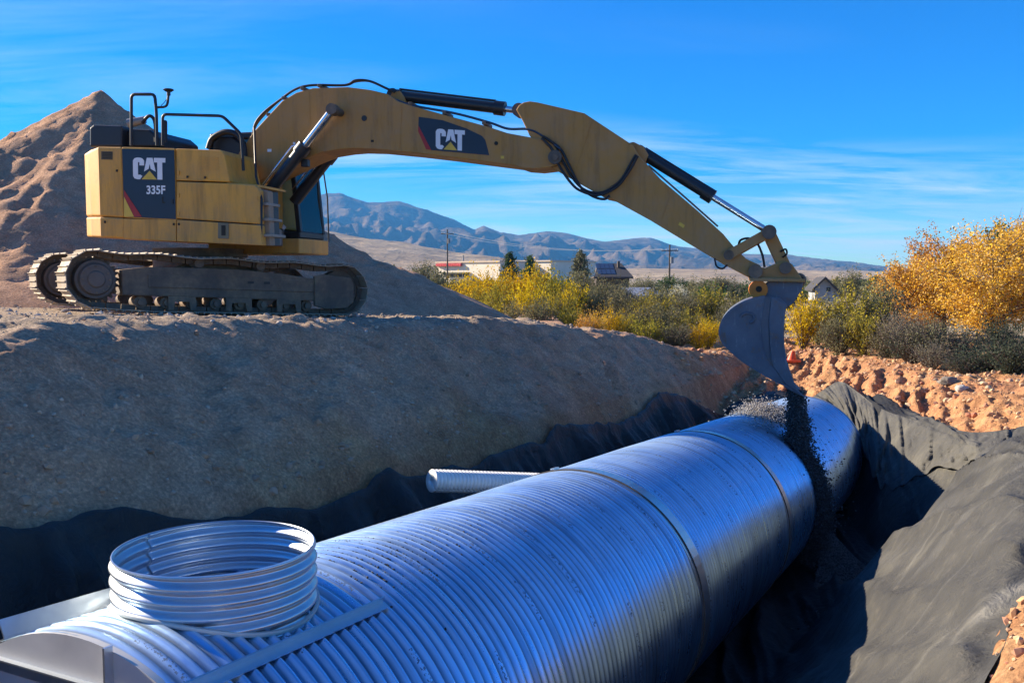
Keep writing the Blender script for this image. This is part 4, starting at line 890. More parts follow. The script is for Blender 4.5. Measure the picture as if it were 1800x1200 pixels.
for o_ in (0.50, -0.50):
    A_ = PU(466, 347, 0.50); B_ = PU(585, 193, 0.50); sh = Vector((RU[0], RU[1], 0)) * (o_ - 0.50)
    d = B_ - A_; S_ = A_ + d * 0.60
    mb = MB(); mb.cyl(A_ + sh, S_ + sh, 0.098, n=24); mb.cyl(S_ + sh - d.normalized() * 0.16, S_ + sh, 0.122, n=24); c = ex('boom_cylinder', mb, 'cyl', smooth=35)
    mb = MB(); mb.cyl(S_ + sh, B_ + sh, 0.062, n=20); ex('rod', mb, 'chrome', c, smooth=40)
    mb = MB(); e_ = Vector((RU[0], RU[1], 0)) * 0.07; mb.cyl(B_ + sh + e_, B_ + sh - e_, 0.092, n=20); ex('rod_eye', mb, 'pin', c, smooth=40)
    mb = MB(); u_ = Vector((-0.1, 0, 0.12)); mb.tube([A_ + sh + u_ + d * .06, A_ + sh + u_ + d * .5, A_ + sh + u_ * .5 + d * .57], 0.02, 8); ex('oil_line', mb, 'chrome', c, smooth=60)
hyd('stick_cylinder', (694, 168), (914, 195), 0.0, 0.088, 0.05, 0.885)
for a, b in (((543, 160), (547, 274)), ((706, 182), (702, 264)), ((903, 238), (900, 288))):
    ex('weld_seam', on_side([(a[0] - .6, a[1]), (a[0] + .6, a[1]), (b[0] + .6, b[1]), (b[0] - .6, b[1])], BW - 0.004, 0.009), 'boom', boom)
for x_, y_, w_, h_, mt_ in ((470, 262, 7, 5, 'white'), (880, 274, 6, 5, 'decyellow'), (515, 250, 4, 4, 'white'), (652, 246, 5, 4, 'seam')):
    ex('sticker', on_side([(x_, y_), (x_ + w_, y_), (x_ + w_, y_ + h_), (x_, y_ + h_)], BW, 0.003), mt_, boom)
# --- stick
SW = 0.27
stick_poly = [(907, 193), (912, 185), (920, 180), (931, 178), (945, 180), (1027, 199), (1112, 255), (1122, 272), (1160, 314), (1227, 371), (1271, 411), (1291, 435), (1312, 455), (1336, 466), (1342, 478), (1335, 489), (1315, 487), (1271, 464), (1204, 424), (1138, 384), (1076, 350), (1062, 347), (1005, 315), (968, 294), (950, 268), (930, 237), (918, 212)]
stick = ex('stick', upx(stick_poly, SW, -SW), 'boom', bevel=0.014)
ex('cylinder_bracket', upx([(1098, 250), (1112, 247), (1130, 256), (1138, 270), (1130, 288), (1112, 275)], 0.13, -0.13, SW), 'boom', stick, bevel=0.01)
ex('wear_plate', on_side([(1060, 322), (1096, 300), (1112, 268), (1119, 276), (1103, 308), (1068, 331)], SW, 0.012), 'boom', stick)
for k, pts in enumerate(([(955, 240), (975, 255), (990, 285), (1008, 315), (1030, 335), (1060, 338), (1090, 318), (1110, 285), (1118, 272)], [(960, 243), (985, 262), (1000, 290), (1020, 328), (1042, 345), (1062, 350), (1072, 344)], [(952, 243), (970, 262), (982, 290), (1004, 322), (1022, 336), (1052, 343), (1085, 328), (1108, 298), (1121, 274)])):
    mb = MB(); mb.tube(spline([PU(x, y, SW + 0.05 + 0.02 * k) for x, y in pts], 6), 0.020, 8); ex('hydraulic_hose', mb, 'rubber', stick, smooth=60)
for (a, b) in (((1140, 292), (1262, 398)),):
    for o_ in (0.12, -0.05):
        mb = MB(); mb.tube([PU(a[0], a[1] - 1, o_), PU((a[0] + b[0]) / 2, (a[1] + b[1]) / 2 - 1, o_), PU(b[0], b[1], o_)], 0.014, 8); ex('oil_line', mb, 'greypaint', stick, smooth=60)
mb = MB(); mb.tube(spline([PU(1256, 454, SW), PU(1260, 468, SW + .05), PU(1270, 472, SW + .05), PU(1278, 466, SW)], 6), 0.014, 8); ex('hydraulic_hose', mb, 'rubber', stick, smooth=60)
for a, b in (((1040, 213), (1008, 312)), ((1180, 336), (1160, 395))):
    ex('weld_seam', on_side([(a[0] - .6, a[1]), (a[0] + .6, a[1]), (b[0] + .6, b[1]), (b[0] - .6, b[1])], SW - 0.004, 0.009), 'boom', stick)
ex('sticker', on_side([(1195, 390), (1204, 396), (1201, 401), (1192, 395)], SW, 0.003), 'decyellow', stick)
hyd('bucket_cylinder', (1126, 268), (1352, 408), 0.0, 0.086, 0.048, 0.57)
for px_, py_, r_ in ((1281, 448, 0.075), (1328, 477, 0.10)): pinpx(px_, py_, r_, SW + 0.07, -SW - 0.07, parent=stick)
# --- linkage, coupler, bucket
def linkbar(name, a, b, w_, o0, o1, mat='boom'):
    a, b = Vector((*fz(*a, 0.3),)), Vector((*fz(*b, 0.3),)); d = (b - a).normalized(); n_ = Vector((-d.y, d.x)) * w_; out = []
    for c, s_ in ((a, 1), (b, -1)):
        for k in range(7): t = math.pi * k / 6; out.append(c + n_ * math.cos(t) * s_ - d * math.sin(t) * w_ * s_)
    mb = MB(); mb.prism([LU(p.x, o0, p.y) for p in out], [LU(p.x, o1, p.y) for p in out]); return ex(name, mb, mat, bevel=0.008)
for o_ in (SW + 0.02, -SW - 0.07): linkbar('idler_link', (1281, 448), (1352, 408), 0.068, o_ + 0.05, o_)
linkbar('power_link', (1352, 408), (1381, 470), 0.088, 0.2, -0.2)
pinpx(1352, 408, 0.10, SW + 0.10, -SW - 0.10, name='link_pin')
coup = ex('quick_coupler', upx([(1312, 474), (1320, 466), (1345, 471), (1368, 461), (1380, 458), (1392, 464), (1408, 486), (1412, 497), (1330, 494), (1316, 488)], 0.24, -0.24), 'boom', bevel=0.015)
ex('coupler_plate', upx([(1316, 488), (1415, 490), (1415, 496), (1318, 494)], 0.34, -0.34), 'boom', coup, bevel=0.008)
for px_, py_ in ((1381, 471), (1330, 478)): pinpx(px_, py_, 0.085, 0.33, -0.33, parent=coup)
mb = MB(); mb.tube([PU(1404 + 10 * math.cos(a), 492 + 9 * math.sin(a), 0.1) for a in np.linspace(-2.2, 2.6, 14)], 0.03, 8); ex('lifting_eye', mb, 'pin', coup, smooth=60)
mb = MB(); mb.tube(spline([PU(1298, 432, .1), PU(1302, 422, .12), PU(1316, 419, .12), PU(1330, 426, .1), PU(1340, 448, .1), PU(1344, 470, .1)], 6), 0.018, 8); ex('coupler_hose', mb, 'rubber', coup, smooth=60)
mb = MB(); mb.tube(spline([PU(1372, 442, .2), PU(1381, 438, .25), PU(1383, 446, .25), PU(1376, 452, .2)], 6), 0.014, 8); ex('coupler_hose', mb, 'rubber', coup, smooth=60)
BKW = 0.62
ears = upx([(1344, 521), (1346, 500), (1352, 494), (1412, 496), (1410, 508), (1396, 532), (1384, 540)], 0.26, 0.20); L2 = upx([(1344, 521), (1346, 500), (1352, 494), (1412, 496), (1410, 508), (1396, 532), (1384, 540)], -0.20, -0.26, 0.26); ears.add(L2.v, L2.f)
pinpx(1333, 509, 0.135, 0.30, -0.30, 'orangepaint', coup, 'coupler_hook', 24); pinpx(1334, 508, 0.045, 0.315, 0.29, 'seam', coup)
side = [(1345, 521), (1322, 526), (1302, 534), (1284, 546), (1271, 561), (1265, 578), (1266, 592), (1274, 607), (1302, 632), (1333, 652), (1356, 666), (1384, 680), (1404, 690), (1393, 664), (1384, 636), (1379, 607), (1378, 578), (1380, 552), (1384, 536), (1372, 524)]
bk = ex('bucket', upx(side, BKW, BKW - 0.03), 'bucket', bevel=0.006, label='grey steel bucket tipped to pour gravel')
ex('side_plate', upx(side, -BKW + 0.03, -BKW, BKW), 'bucket', bk, bevel=0.006)
sh_ = [fz(x, y, BKW) for x, y in side[:13]]; sh_ = [(v.x, v.y) for v in spline([Vector((f, z, 0)) for f, z in sh_], 3)]
mb = MB(); c_ = Vector(fz(1350, 590, BKW)); V_o, V_i = [], []
for f, z in sh_:
    d = (Vector((f, z)) - c_).normalized(); V_o.append(Vector((f, z)) + d * 0.012); V_i.append(Vector((f, z)) - d * 0.03)
for i in range(len(sh_) - 1):
    P8 = [LU(v.x, o_, v.y) for o_ in (BKW + 0.012, -BKW - 0.012) for v in (V_o[i], V_o[i + 1], V_i[i + 1], V_i[i])]
    mb.add(P8, [(0, 1, 5, 4), (2, 3, 7, 6), (0, 3, 2, 1), (4, 5, 6, 7)])
ex('bucket_shell', mb, 'bucket', bk, smooth=30)
ex('ear', ears, 'bucket', bk, bevel=0.01)
ex('side_bar', on_side([(1347, 521), (1356, 521), (1350, 560), (1352, 600), (1350, 634), (1343, 610), (1337, 570)], BKW, 0.012), simple('bucket_bar', (0.10, 0.115, 0.14), 0.5), bk)
ex('side_cutter', on_side([(1356, 521), (1383, 536), (1379, 552), (1377, 578), (1378, 607), (1383, 636), (1392, 664), (1402, 688), (1380, 674), (1357, 640), (1353, 600), (1352, 560)], BKW, 0.02), 'bucket', bk, bevel=0.006)
mb = MB(); mb.tube([PU(1314 + 12 * math.cos(a), 559 + 9 * math.sin(a), BKW + 0.01) for a in np.linspace(-3.0, 1.2, 12)], 0.02, 6); ex('side_lug', mb, 'bucket', bk)
for k in range(5):
    o_ = BKW - 0.06 - k * (2 * BKW - 0.12) / 4; L_ = [fz(x, y, BKW) for x, y in ((1380, 674), (1398, 682), (1416, 699), (1400, 692), (1378, 680))]
    mb = MB(); mb.prism([LU(f, o_ + .055, z) for f, z in L_], [LU(f, o_ - .055, z) for f, z in L_]); ex('tooth', mb, 'bucket', bk, bevel=0.006)

# ------------------------------------------------------------------ loose stones and gravel
def rock_base(sub=1, seed=0):
    bm = bmesh.new(); bmesh.ops.create_icosphere(bm, subdivisions=sub, radius=1.0); rng = np.random.default_rng(seed)
    V = np.array([v.co[:] for v in bm.verts]); F = np.array([[v.index for v in f.verts] for f in bm.faces]); bm.free()
    V = V * (1 + rng.uniform(-0.28, 0.28, (len(V), 1))) * np.array([1, 0.8, 0.62]); return V, F
ROCKS = [rock_base(1, k) for k in range(6)]
def scatter(name, P, S, mat, label, rng, kind='stuff', stretch=None):
    Vs, Fs, o = [], [], 0
    for k in range(6):
        idx = np.arange(k, len(P), 6)
        if len(idx) == 0: continue
        V, F = ROCKS[k]; n = len(idx); a = rng.uniform(0, 2 * np.pi, (n, 3)); ca, sa = np.cos(a), np.sin(a)
        W_ = V[None] * S[idx][:, None, None]
        x, y, z = W_[..., 0], W_[..., 1], W_[..., 2]
        x, y = x * ca[:, :1] - y * sa[:, :1], x * sa[:, :1] + y * ca[:, :1]
        y, z = y * ca[:, 1:2] - z * sa[:, 1:2], y * sa[:, 1:2] + z * ca[:, 1:2]
        W_ = np.stack([x, y, z], -1) + P[idx][:, None]
        Vs.append(W_.reshape(-1, 3)); Fs.append((F[None] + (np.arange(n) * len(V))[:, None, None] + o).reshape(-1, 3)); o += n * len(V)
    me = mesh_np(name, np.concatenate(Vs), np.concatenate(Fs), False); return new(name, me, mat, None, label, kind=kind)
def stone_mat(name, cols):
    m = MT(name); g_ = m.n('ShaderNodeNewGeometry').outputs['Random Per Island']
    m.set(Base_Color=m.ramp(g_, [(i / (len(cols) - 1), c) for i, c in enumerate(cols)]), Roughness=0.9); return m.m
rng = np.random.default_rng(3)
n = 7000; qq, tt = rng.uniform(-5.2, -2.75, n), rng.uniform(3.0, 22, n)
keep = vnoise(qq * 0.9, tt * 0.6, 7) + rng.uniform(-0.8, 0.8, n) > 0.0; qq, tt = qq[keep], tt[keep]
x_, y_ = xy(qq, tt); z_ = terrain(x_, y_)
S = 0.006 + 0.034 * rng.uniform(0, 1, len(x_)) ** 9
scatter('bank_stones', np.stack([x_, y_, z_ + S * 0.15], -1), S, stone_mat('bank_stone', [(0.30, 0.18, 0.11), (0.46, 0.28, 0.18), (0.60, 0.42, 0.29), (0.36, 0.21, 0.13)]), 'small stones and clods scattered over the shaded bank', rng)
n = 900; tt = rng.uniform(3, 21, n); qq = elo_left(tt) - 0.10 - np.abs(rng.normal(0, 0.35, n)); k = vnoise(tt * 1.3, qq * 0.8, 17) > 0.1; tt, qq = tt[k], qq[k]; x_, y_ = xy(qq, tt)
S = 0.012 + 0.05 * rng.uniform(0, 1, len(x_)) ** 5
scatter('bank_clods', np.stack([x_, y_, terrain(x_, y_) + S * 0.1], -1), S, stone_mat('bank_clod', [(0.42, 0.25, 0.15), (0.52, 0.31, 0.19), (0.34, 0.20, 0.12)]), 'soil clods gathered at the foot of the shaded bank', rng)
n = 3000; x_, y_ = rng.uniform(-9, 1.5, n), rng.uniform(9, 22, n); q_, t_ = qt(x_, y_); k = (q_ < -4.4); x_, y_ = x_[k], y_[k]
S = 0.012 + 0.05 * rng.uniform(0, 1, len(x_)) ** 6
scatter('plateau_stones', np.stack([x_, y_, terrain(x_, y_) + S * 0.2], -1), S, stone_mat('plateau_stone', [(0.25, 0.20, 0.16), (0.42, 0.34, 0.27), (0.5, 0.45, 0.4)]), 'loose stones and clods on the excavator plateau', rng)
n = 6500; x_, y_ = rng.uniform(3.2, 11, n), rng.uniform(10.5, 31, n); q_, t_, zb2, L2_, R2_, N2_, E2_, B2_ = exc_parts(x_, y_)
zt2 = terrain(x_, y_); k = ((x_ > 7.3) | (t_ > 21.2)) & (zt2 > -1.6) & (q_ > -3.4); x_, y_, zt2 = x_[k], y_[k], zt2[k]
S = 0.018 + 0.075 * rng.uniform(0, 1, len(x_)) ** 5
scatter('orange_clods', np.stack([x_, y_, zt2 + S * 0.2], -1), S, stone_mat('orange_clod', [(0.36, 0.17, 0.08), (0.55, 0.32, 0.16), (0.62, 0.45, 0.27), (0.42, 0.17, 0.10), (0.5, 0.36, 0.22)]), 'orange clods and stones along the toothed bank', rng)
n = 1600; tt = rng.uniform(3.5, 8, n); qq = 3.45 + rng.uniform(-0.1, 1.6, n); x_, y_ = xy(qq, tt); k = qq > ehi_right(tt) - 0.02; x_, y_ = x_[k], y_[k]; S = 0.012 + 0.05 * rng.uniform(0, 1, len(x_)) ** 4
scatter('orange_clods', np.stack([x_, y_, terrain(x_, y_) + S * 0.3], -1), S, bpy.data.materials['orange_clod'], 'orange clods on the near edge of the right bank', rng)
# gravel pouring from the bucket
GM = stone_mat('dark_gravel', [(0.035, 0.033, 0.033), (0.07, 0.066, 0.064), (0.12, 0.115, 0.11), (0.05, 0.047, 0.045)])
LM = stone_mat('sunlit_gravel', [(0.24, 0.22, 0.21), (0.38, 0.36, 0.34), (0.52, 0.49, 0.47), (0.28, 0.26, 0.25)])  # same gravel as the dark one, sunlight put into a paler colour
lip = [PU(1386, 680, BKW - 0.1), PU(1386, 680, -BKW + 0.1)]
fl, zl = fz(1396, 686, 0.0)
n = 24000; o_ = np.clip(rng.normal(0.36, 0.12, n), -0.1, 0.60); drop = rng.uniform(0, 1, n) * 1.6
ff = fl - 0.03 + 0.10 * np.sqrt(drop) + rng.normal(0, 1, n) * (0.05 + 0.05 * drop)
P = np.stack([C0[0] + FU[0] * ff + RU[0] * o_, C0[1] + FU[1] * ff + RU[1] * o_, zl - drop + 0.05], -1)
q_, t_ = qt(P[:, 0], P[:, 1]); rr = np.hypot(q_, P[:, 2] - axz(t_)); k = (rr > PR + 0.015); P = P[k]
# grains sliding on over the flank of the pipe
tc_ = qt(*LU(fl + 0.08, 0.36, 0)[:2])[1]
n = 34000; th_ = rng.uniform(rad(36), rad(128), n); dr = (th_ - rad(36)) / rad(92)
tt = tc_ + 0.02 + rng.normal(0, 1, n) * (0.065 + 0.04 * dr); hgt = 0.012 + np.abs(rng.normal(0, 0.04 + 0.06 * dr, n))
P = np.concatenate([P, PP(tt, th_, PR + hgt)])
# thin outer spray
n = 600; dr = rng.uniform(0, 1, n); P = np.concatenate([P, PP(tc_ + rng.normal(0, 0.30, n), rad(25) + dr * rad(80), PR + 0.02 + np.abs(rng.normal(0, 0.22, n)))])
S = 0.005 + 0.014 * rng.uniform(0, 1, len(P)) ** 2; scatter('falling_gravel', P, S, GM, 'dark stream of gravel pouring from the bucket over the pipe', rng)
# bounced grains, sunlight put into their colour, on top of the pipe under the lip
tb_ = qt(*LU(fl, 0, 0)[:2])[1]
n = 7500; tt = 14.85 + rng.normal(0, 0.30, n); th_ = rng.normal(rad(12), rad(10), n); h_ = np.abs(rng.normal(0, 0.10, n)) * np.exp(-((tt - 14.8) / 0.45) ** 2)
P = PP(tt, th_, PR + 0.012 + h_ * (rng.uniform(0, 1, n) < 0.7)); S = rng.uniform(0.007, 0.015, n)
scatter('bouncing_gravel', P, S, LM, 'gravel coloured pale for sunlight, bouncing off the top of the pipe under the bucket', rng)
n = 2600; tt = rng.uniform(2.7 + 1.3, 2.7 + 4.2, n); th_ = rng.normal(rad(2), rad(11), n); tt = np.round(tt / PITCH_C) * PITCH_C - th_ / (2 * np.pi) * LEAD + PITCH_C / 2 + rng.normal(0, 0.006, n)
k = vnoise(tt * 1.6, th_ * 6, 9) > -0.05; tt, th_ = tt[k], th_[k]
scatter('gravel_grains', PP(tt, th_, PR - 2 * AMP + 0.006 + 0 * tt), rng.uniform(0.005, 0.010, len(tt)), GM, 'dark gravel grains caught in the ribs beside the riser', rng)
# gravel bed along the foot of the pipe
n = 9000; tt = rng.normal(tb_ + 0.1, 0.75, n); qq = 1.25 + np.abs(rng.normal(0, 0.45, n)); x_, y_ = xy(qq, tt)
zz2 = np.maximum(terrain(x_, y_, False), axz(tt) - PR + 0.75 * np.exp(-((tt - tb_ - .1) / 0.7) ** 2) * np.exp(-((qq - 1.1) / 0.6) ** 2)) + 0.06
scatter('gravel_pile', np.stack([x_, y_, zz2], -1), rng.uniform(0.012, 0.022, n), GM, 'dark gravel piling up at the foot of the pipe', rng)
# two boulders and the orange marker on the bank
def boulder(px, py, r, Y, mat, label):
    p = at_y(px, py, Y); V, F = rock_base(3, int(px)); V = V * r
    V = V * (1 + 0.12 * fbm(V[:, 0] * 3 / r, V[:, 1] * 3 / r + V[:, 2] * 2 / r, 1.0, 3, int(px)))[:, None]; zg = float(terrain(np.array([p.x]), np.array([p.y]))[0])
    o = new('boulder', mesh_np('boulder', V, F), mat, None, label, 'rock'); o.location = (p.x, p.y, zg + r * 0.35)
boulder(1668, 662, 0.18, 18.6, simple('rock_brown', (0.22, 0.19, 0.16), 0.9), 'dark rounded boulder on the orange bank under the shrubs')
boulder(1691, 676, 0.12, 17.6, simple('rock_pale', (0.50, 0.46, 0.42), 0.9), 'small pale boulder beside the dark one on the bank')
p = at_y(1392, 618, 25.5); zg = float(terrain(np.array([p.x]), np.array([p.y]))[0])
rt = empty('safety_cone', (p.x, p.y, zg), 'small orange-red marker cone on the bank behind the bucket', 'cone')
mb = MB(); mb.cyl((p.x, p.y, zg + 0.05), (p.x + 0.03, p.y, zg + 0.32), 0.14, 0.05, 20); part('cone_body', mb, simple('cone_orange', (0.80, 0.10, 0.02), 0.5), rt, smooth=40)
mb = MB(); mb.box((p.x, p.y, zg + 0.04), (0.2, 0, 0), (0, 0.2, 0), (0, 0, 0.03)); part('base', mb, bpy.data.materials['cone_orange'], rt, bevel=0.01)

# ------------------------------------------------------------------ vegetation
def leaf_mat(name, cols, tr=0.25):
    m = MT(name); g_ = m.n('ShaderNodeNewGeometry').outputs['Random Per Island']; oi = m.n('ShaderNodeObjectInfo').outputs['Random']
    c = m.ramp(g_, [(i / (len(cols) - 1), k) for i, k in enumerate(cols)])
    h = m.n('ShaderNodeHueSaturation'); m.l(c, h.inputs['Color']); m.l(m.math('ADD', m.math('MULTIPLY', oi, 0.3), 0.85), h.inputs['Value']); m.l(m.math('ADD', m.math('MULTIPLY', oi, 0.03), 0.485), h.inputs['Hue'])
    df = m.n('ShaderNodeBsdfDiffuse'); tl = m.n('ShaderNodeBsdfTranslucent'); ms = m.n('ShaderNodeMixShader'); ms.inputs[0].default_value = tr
    m.l(h.outputs[0], df.inputs[0]); m.l(h.outputs[0], tl.inputs[0]); m.l(df.outputs[0], ms.inputs[1]); m.l(tl.outputs[0], ms.inputs[2]); m.l(ms.outputs[0], m.o.inputs[0]); return m.m
LEAF = {'yellow': leaf_mat('leaf_yellow', [(0.60, 0.42, 0.015), (0.78, 0.54, 0.02), (0.42, 0.33, 0.03)]),
        'olive': leaf_mat('leaf_yellow_green', [(0.26, 0.22, 0.04), (0.40, 0.32, 0.04), (0.17, 0.17, 0.05), (0.50, 0.37, 0.04)]),
        'orange': leaf_mat('leaf_orange', [(0.66, 0.33, 0.03), (0.78, 0.46, 0.05), (0.50, 0.29, 0.08), (0.60, 0.42, 0.18)]),
        'grey': leaf_mat('leaf_grey_green', [(0.13, 0.135, 0.075), (0.19, 0.185, 0.10), (0.24, 0.21, 0.11), (0.10, 0.11, 0.06)]),
        'twig': leaf_mat('leaf_dry_grey', [(0.17, 0.15, 0.12), (0.24, 0.21, 0.15), (0.13, 0.13, 0.09)]),
        'green': leaf_mat('leaf_green', [(0.045, 0.085, 0.035), (0.075, 0.12, 0.04), (0.10, 0.14, 0.06)]),
        'pale': leaf_mat('leaf_cream', [(0.62, 0.58, 0.44), (0.75, 0.72, 0.58), (0.35, 0.33, 0.22)]),
        'dark': leaf_mat('leaf_dark_green', [(0.05, 0.065, 0.045), (0.085, 0.10, 0.065), (0.06, 0.075, 0.06)])}
BARK = simple('bark', (0.16, 0.125, 0.10), 0.9); BARKD = simple('dark_bark', (0.085, 0.065, 0.05), 0.9)
def leaves(C, size, rng, flat=0.0):
    n = len(C); a = rng.normal(size=(n, 3)); a /= np.linalg.norm(a, axis=1)[:, None]; b = rng.normal(size=(n, 3)); b -= (a * b).sum(1)[:, None] * a; b /= np.linalg.norm(b, axis=1)[:, None]
    s = size * rng.uniform(0.6, 1.35, n)[:, None]; a, b = a * s, b * s * 0.55
    V = np.stack([C - a, C + b, C + a, C - b], 1).reshape(-1, 3); return V, np.arange(4 * n).reshape(-1, 4)
def shrub_protos(name, nst, nleaf, leaf, spread, seed, tall=1.0, base=0.15):
    """unit plant: height 1, radius about spread; returns (stem mesh, foliage mesh)"""
    rng = np.random.default_rng(seed); mb = MB(); C = []
    for i in range(nst):
        az = rng.uniform(0, 2 * math.pi); out = spread * math.sqrt(rng.uniform(0.02, 1)); top = tall * (1 - 0.42 * (out / spread) ** 2) * rng.uniform(0.72, 1.05)
        p0 = Vector((math.cos(az) * 0.05, math.sin(az) * 0.05, 0)); p2 = Vector((math.cos(az) * out, math.sin(az) * out, top)); p1 = Vector((math.cos(az) * out * 0.35, math.sin(az) * out * 0.35, top * 0.55))
        path = [p0 * (1 - t) ** 2 + p1 * 2 * t * (1 - t) + p2 * t * t for t in np.linspace(0, 1, 6)]
        mb.tube(path, [0.016 * (1 - 0.75 * k / 5) for k in range(6)], 4, cap=False)
        for k in range(3):
            t = rng.uniform(0.4, 0.9); b0 = p0 * (1 - t) ** 2 + p1 * 2 * t * (1 - t) + p2 * t * t; d = Vector(rng.normal(size=3)) * 0.12; d.z = abs(d.z); mb.tube([b0, b0 + d], [0.006, 0.002], 3, cap=False)
        m_ = max(4, int(nleaf / nst)); t = base + (1.0 - base) * rng.uniform(0, 1, m_) ** 0.6
        Pq = np.array([p0])[0] * ((1 - t) ** 2)[:, None] + np.array(p1) * (2 * t * (1 - t))[:, None] + np.array(p2) * (t * t)[:, None]
        ncl = 5; cl_ = rng.integers(0, ncl, m_); off = rng.normal(0, 0.085, (ncl, 3)); C.append(Pq + off[cl_] * (0.5 + t)[:, None] + rng.normal(0, 0.045, (m_, 3)))
    C = np.concatenate(C); C[:, 2] = np.abs(C[:, 2]); V, F = leaves(C, leaf, rng)
    ms = bpy.data.meshes.new(name + '_stems'); ms.from_pydata(mb.v, [], mb.f); ms.materials.append(BARK)
    return ms, (V, F)
PROTO = {}
for k in range(5): PROTO['shrub', k] = shrub_protos('shrub', 30, 3800, 0.026, 0.62, 300 + k)
for k in range(3): PROTO['twiggy', k] = shrub_protos('twiggy', 60, 3000, 0.020, 0.75, 320 + k, base=0.2)
for k in range(3): PROTO['mound', k] = shrub_protos('mound', 40, 4200, 0.030, 0.95, 340 + k, base=0.05)
for k in range(2): PROTO['small', k] = shrub_protos('small', 16, 700, 0.06, 0.8, 360 + k, base=0.1)
FOL = {}
def plant(name, form, k, col, x, y, h, wscale, label, cat, group, rot):
    if (form, k, col) not in FOL:
        V, F = PROTO[form, k][1]; me = mesh_np(name + '_foliage', V, F, False); me.materials.append(LEAF[col]); FOL[form, k, col] = me
    z = float(terrain(np.array([x]), np.array([y]))[0]) if y < 31 and abs(x) < 12 else (float(outer(np.array([x]), np.array([y]))[0]) if math.hypot(x, y) < 60 else -0.42)
    r = empty(name, (x, y, z - 0.04), label, cat, group); r.rotation_euler.z = rot; r.scale = (h * wscale, h * wscale, h)
    new('stems', PROTO[form, k][0], None, r); new('foliage', FOL[form, k, col], None, r); return r
# (px, top row, depth, width px, form, colour)
hand = [
 # yellow-green willows below the store
 (795, 492, 44, 70, 'shrub', 'olive'), (828, 486, 43, 75, 'shrub', 'yellow'), (862, 478, 42, 85, 'shrub', 'yellow'), (900, 469, 43, 90, 'shrub', 'yellow'), (938, 470, 42, 90, 'shrub', 'yellow'),
 (972, 478, 41, 85, 'shrub', 'olive'), (1000, 490, 40, 70, 'shrub', 'yellow'), (880, 505, 36, 80, 'mound', 'olive'), (930, 500, 35, 90, 'mound', 'yellow'), (985, 512, 34, 80, 'mound', 'olive'), (835, 512, 37, 70, 'mound', 'olive'),
 (900, 530, 31, 60, 'mound', 'grey'), (950, 528, 30, 80, 'mound', 'grey'), (1010, 536, 30, 70, 'mound', 'olive'), (860, 534, 33, 60, 'mound', 'olive'),
 # orange low bush
 (1046, 548, 27, 58, 'mound', 'orange'), (1078, 545, 27.5, 46, 'mound', 'yellow'), (1030, 556, 26.5, 40, 'mound', 'orange'),
 # grey-green mass in the middle
 (1022, 478, 50, 75, 'shrub', 'grey'), (1060, 492, 47, 70, 'shrub', 'grey'), (1045, 510, 40, 80, 'mound', 'grey'), (1100, 512, 38, 100, 'mound', 'grey'), (1150, 516, 37, 110, 'mound', 'olive'), (1205, 516, 38, 100, 'mound', 'grey'), (1255, 512, 38, 100, 'mound', 'olive'),
 (1120, 540, 29, 100, 'mound', 'grey'), (1170, 538, 29, 110, 'mound', 'grey'), (1215, 545, 28.5, 80, 'mound', 'olive'), (1140, 560, 27, 80, 'mound', 'olive'), (1190, 562, 27, 90, 'twiggy', 'grey'), (1100, 556, 28, 70, 'mound', 'olive'),
 (1245, 556, 27, 52, 'shrub', 'yellow'), (1228, 566, 26.6, 40, 'mound', 'yellow'), (1280, 540, 30, 70, 'mound', 'grey'), (1300, 520, 36, 80, 'mound', 'grey'), (1330, 530, 32, 80, 'mound', 'grey'), (1360, 540, 29, 60, 'mound', 'twig' if False else 'grey'),
 # right of the bucket
 (1412, 517, 27.5, 80, 'shrub', 'yellow'), (1440, 528, 29, 60, 'mound', 'olive'), (1465, 520, 28, 80, 'shrub', 'grey'), (1500, 502, 27, 110, 'shrub', 'olive'), (1540, 498, 27.5, 100, 'shrub', 'grey'), (1478, 548, 25, 90, 'mound', 'grey'), (1520, 545, 24.5, 90, 'mound', 'olive'),
 (1570, 540, 23.5, 90, 'twiggy', 'twig'), (1610, 545, 22.5, 100, 'twiggy', 'twig'), (1650, 552, 22, 110, 'twiggy', 'grey'), (1560, 570, 23.5, 80, 'mound', 'grey'), (1600, 580, 22.3, 90, 'twiggy', 'dark'), (1690, 565, 21.5, 110, 'twiggy', 'dark'),
 (1640, 590, 21.2, 90, 'twiggy', 'twig'), (1735, 595, 20.4, 120, 'mound', 'dark'), (1780, 590, 19.6, 130, 'mound', 'dark'), (1830, 585, 19.2, 130, 'mound', 'dark'), (1700, 615, 20.2, 90, 'twiggy', 'dark'), (1760, 560, 22.5, 110, 'mound', 'dark'),
 # far row
 (1192, 501, 60, 42, 'mound', 'pale'), (705, 470, 120, 50, 'small', 'grey'), (740, 462, 135, 70, 'shrub', 'grey'), (770, 470, 110, 50, 'small', 'grey'), (1135, 488, 95, 70, 'shrub', 'grey'), (1180, 486, 110, 80, 'shrub', 'green'), (1225, 490, 90, 80, 'shrub', 'grey'), (1265, 486, 105, 70, 'shrub', 'grey'),
 (1292, 490, 62, 26, 'shrub', 'dark'), (1320, 498, 70, 60, 'mound', 'grey'), (1385, 500, 60, 70, 'mound', 'green'), (1410, 494, 80, 60, 'mound', 'grey'), (1500, 474, 85, 48, 'shrub', 'grey'), (1540, 486, 75, 60, 'mound', 'olive'), (1090, 500, 62, 60, 'mound', 'grey'), (1240, 505, 58, 90, 'mound', 'grey'), (1160, 508, 60, 90, 'mound', 'grey'),
]
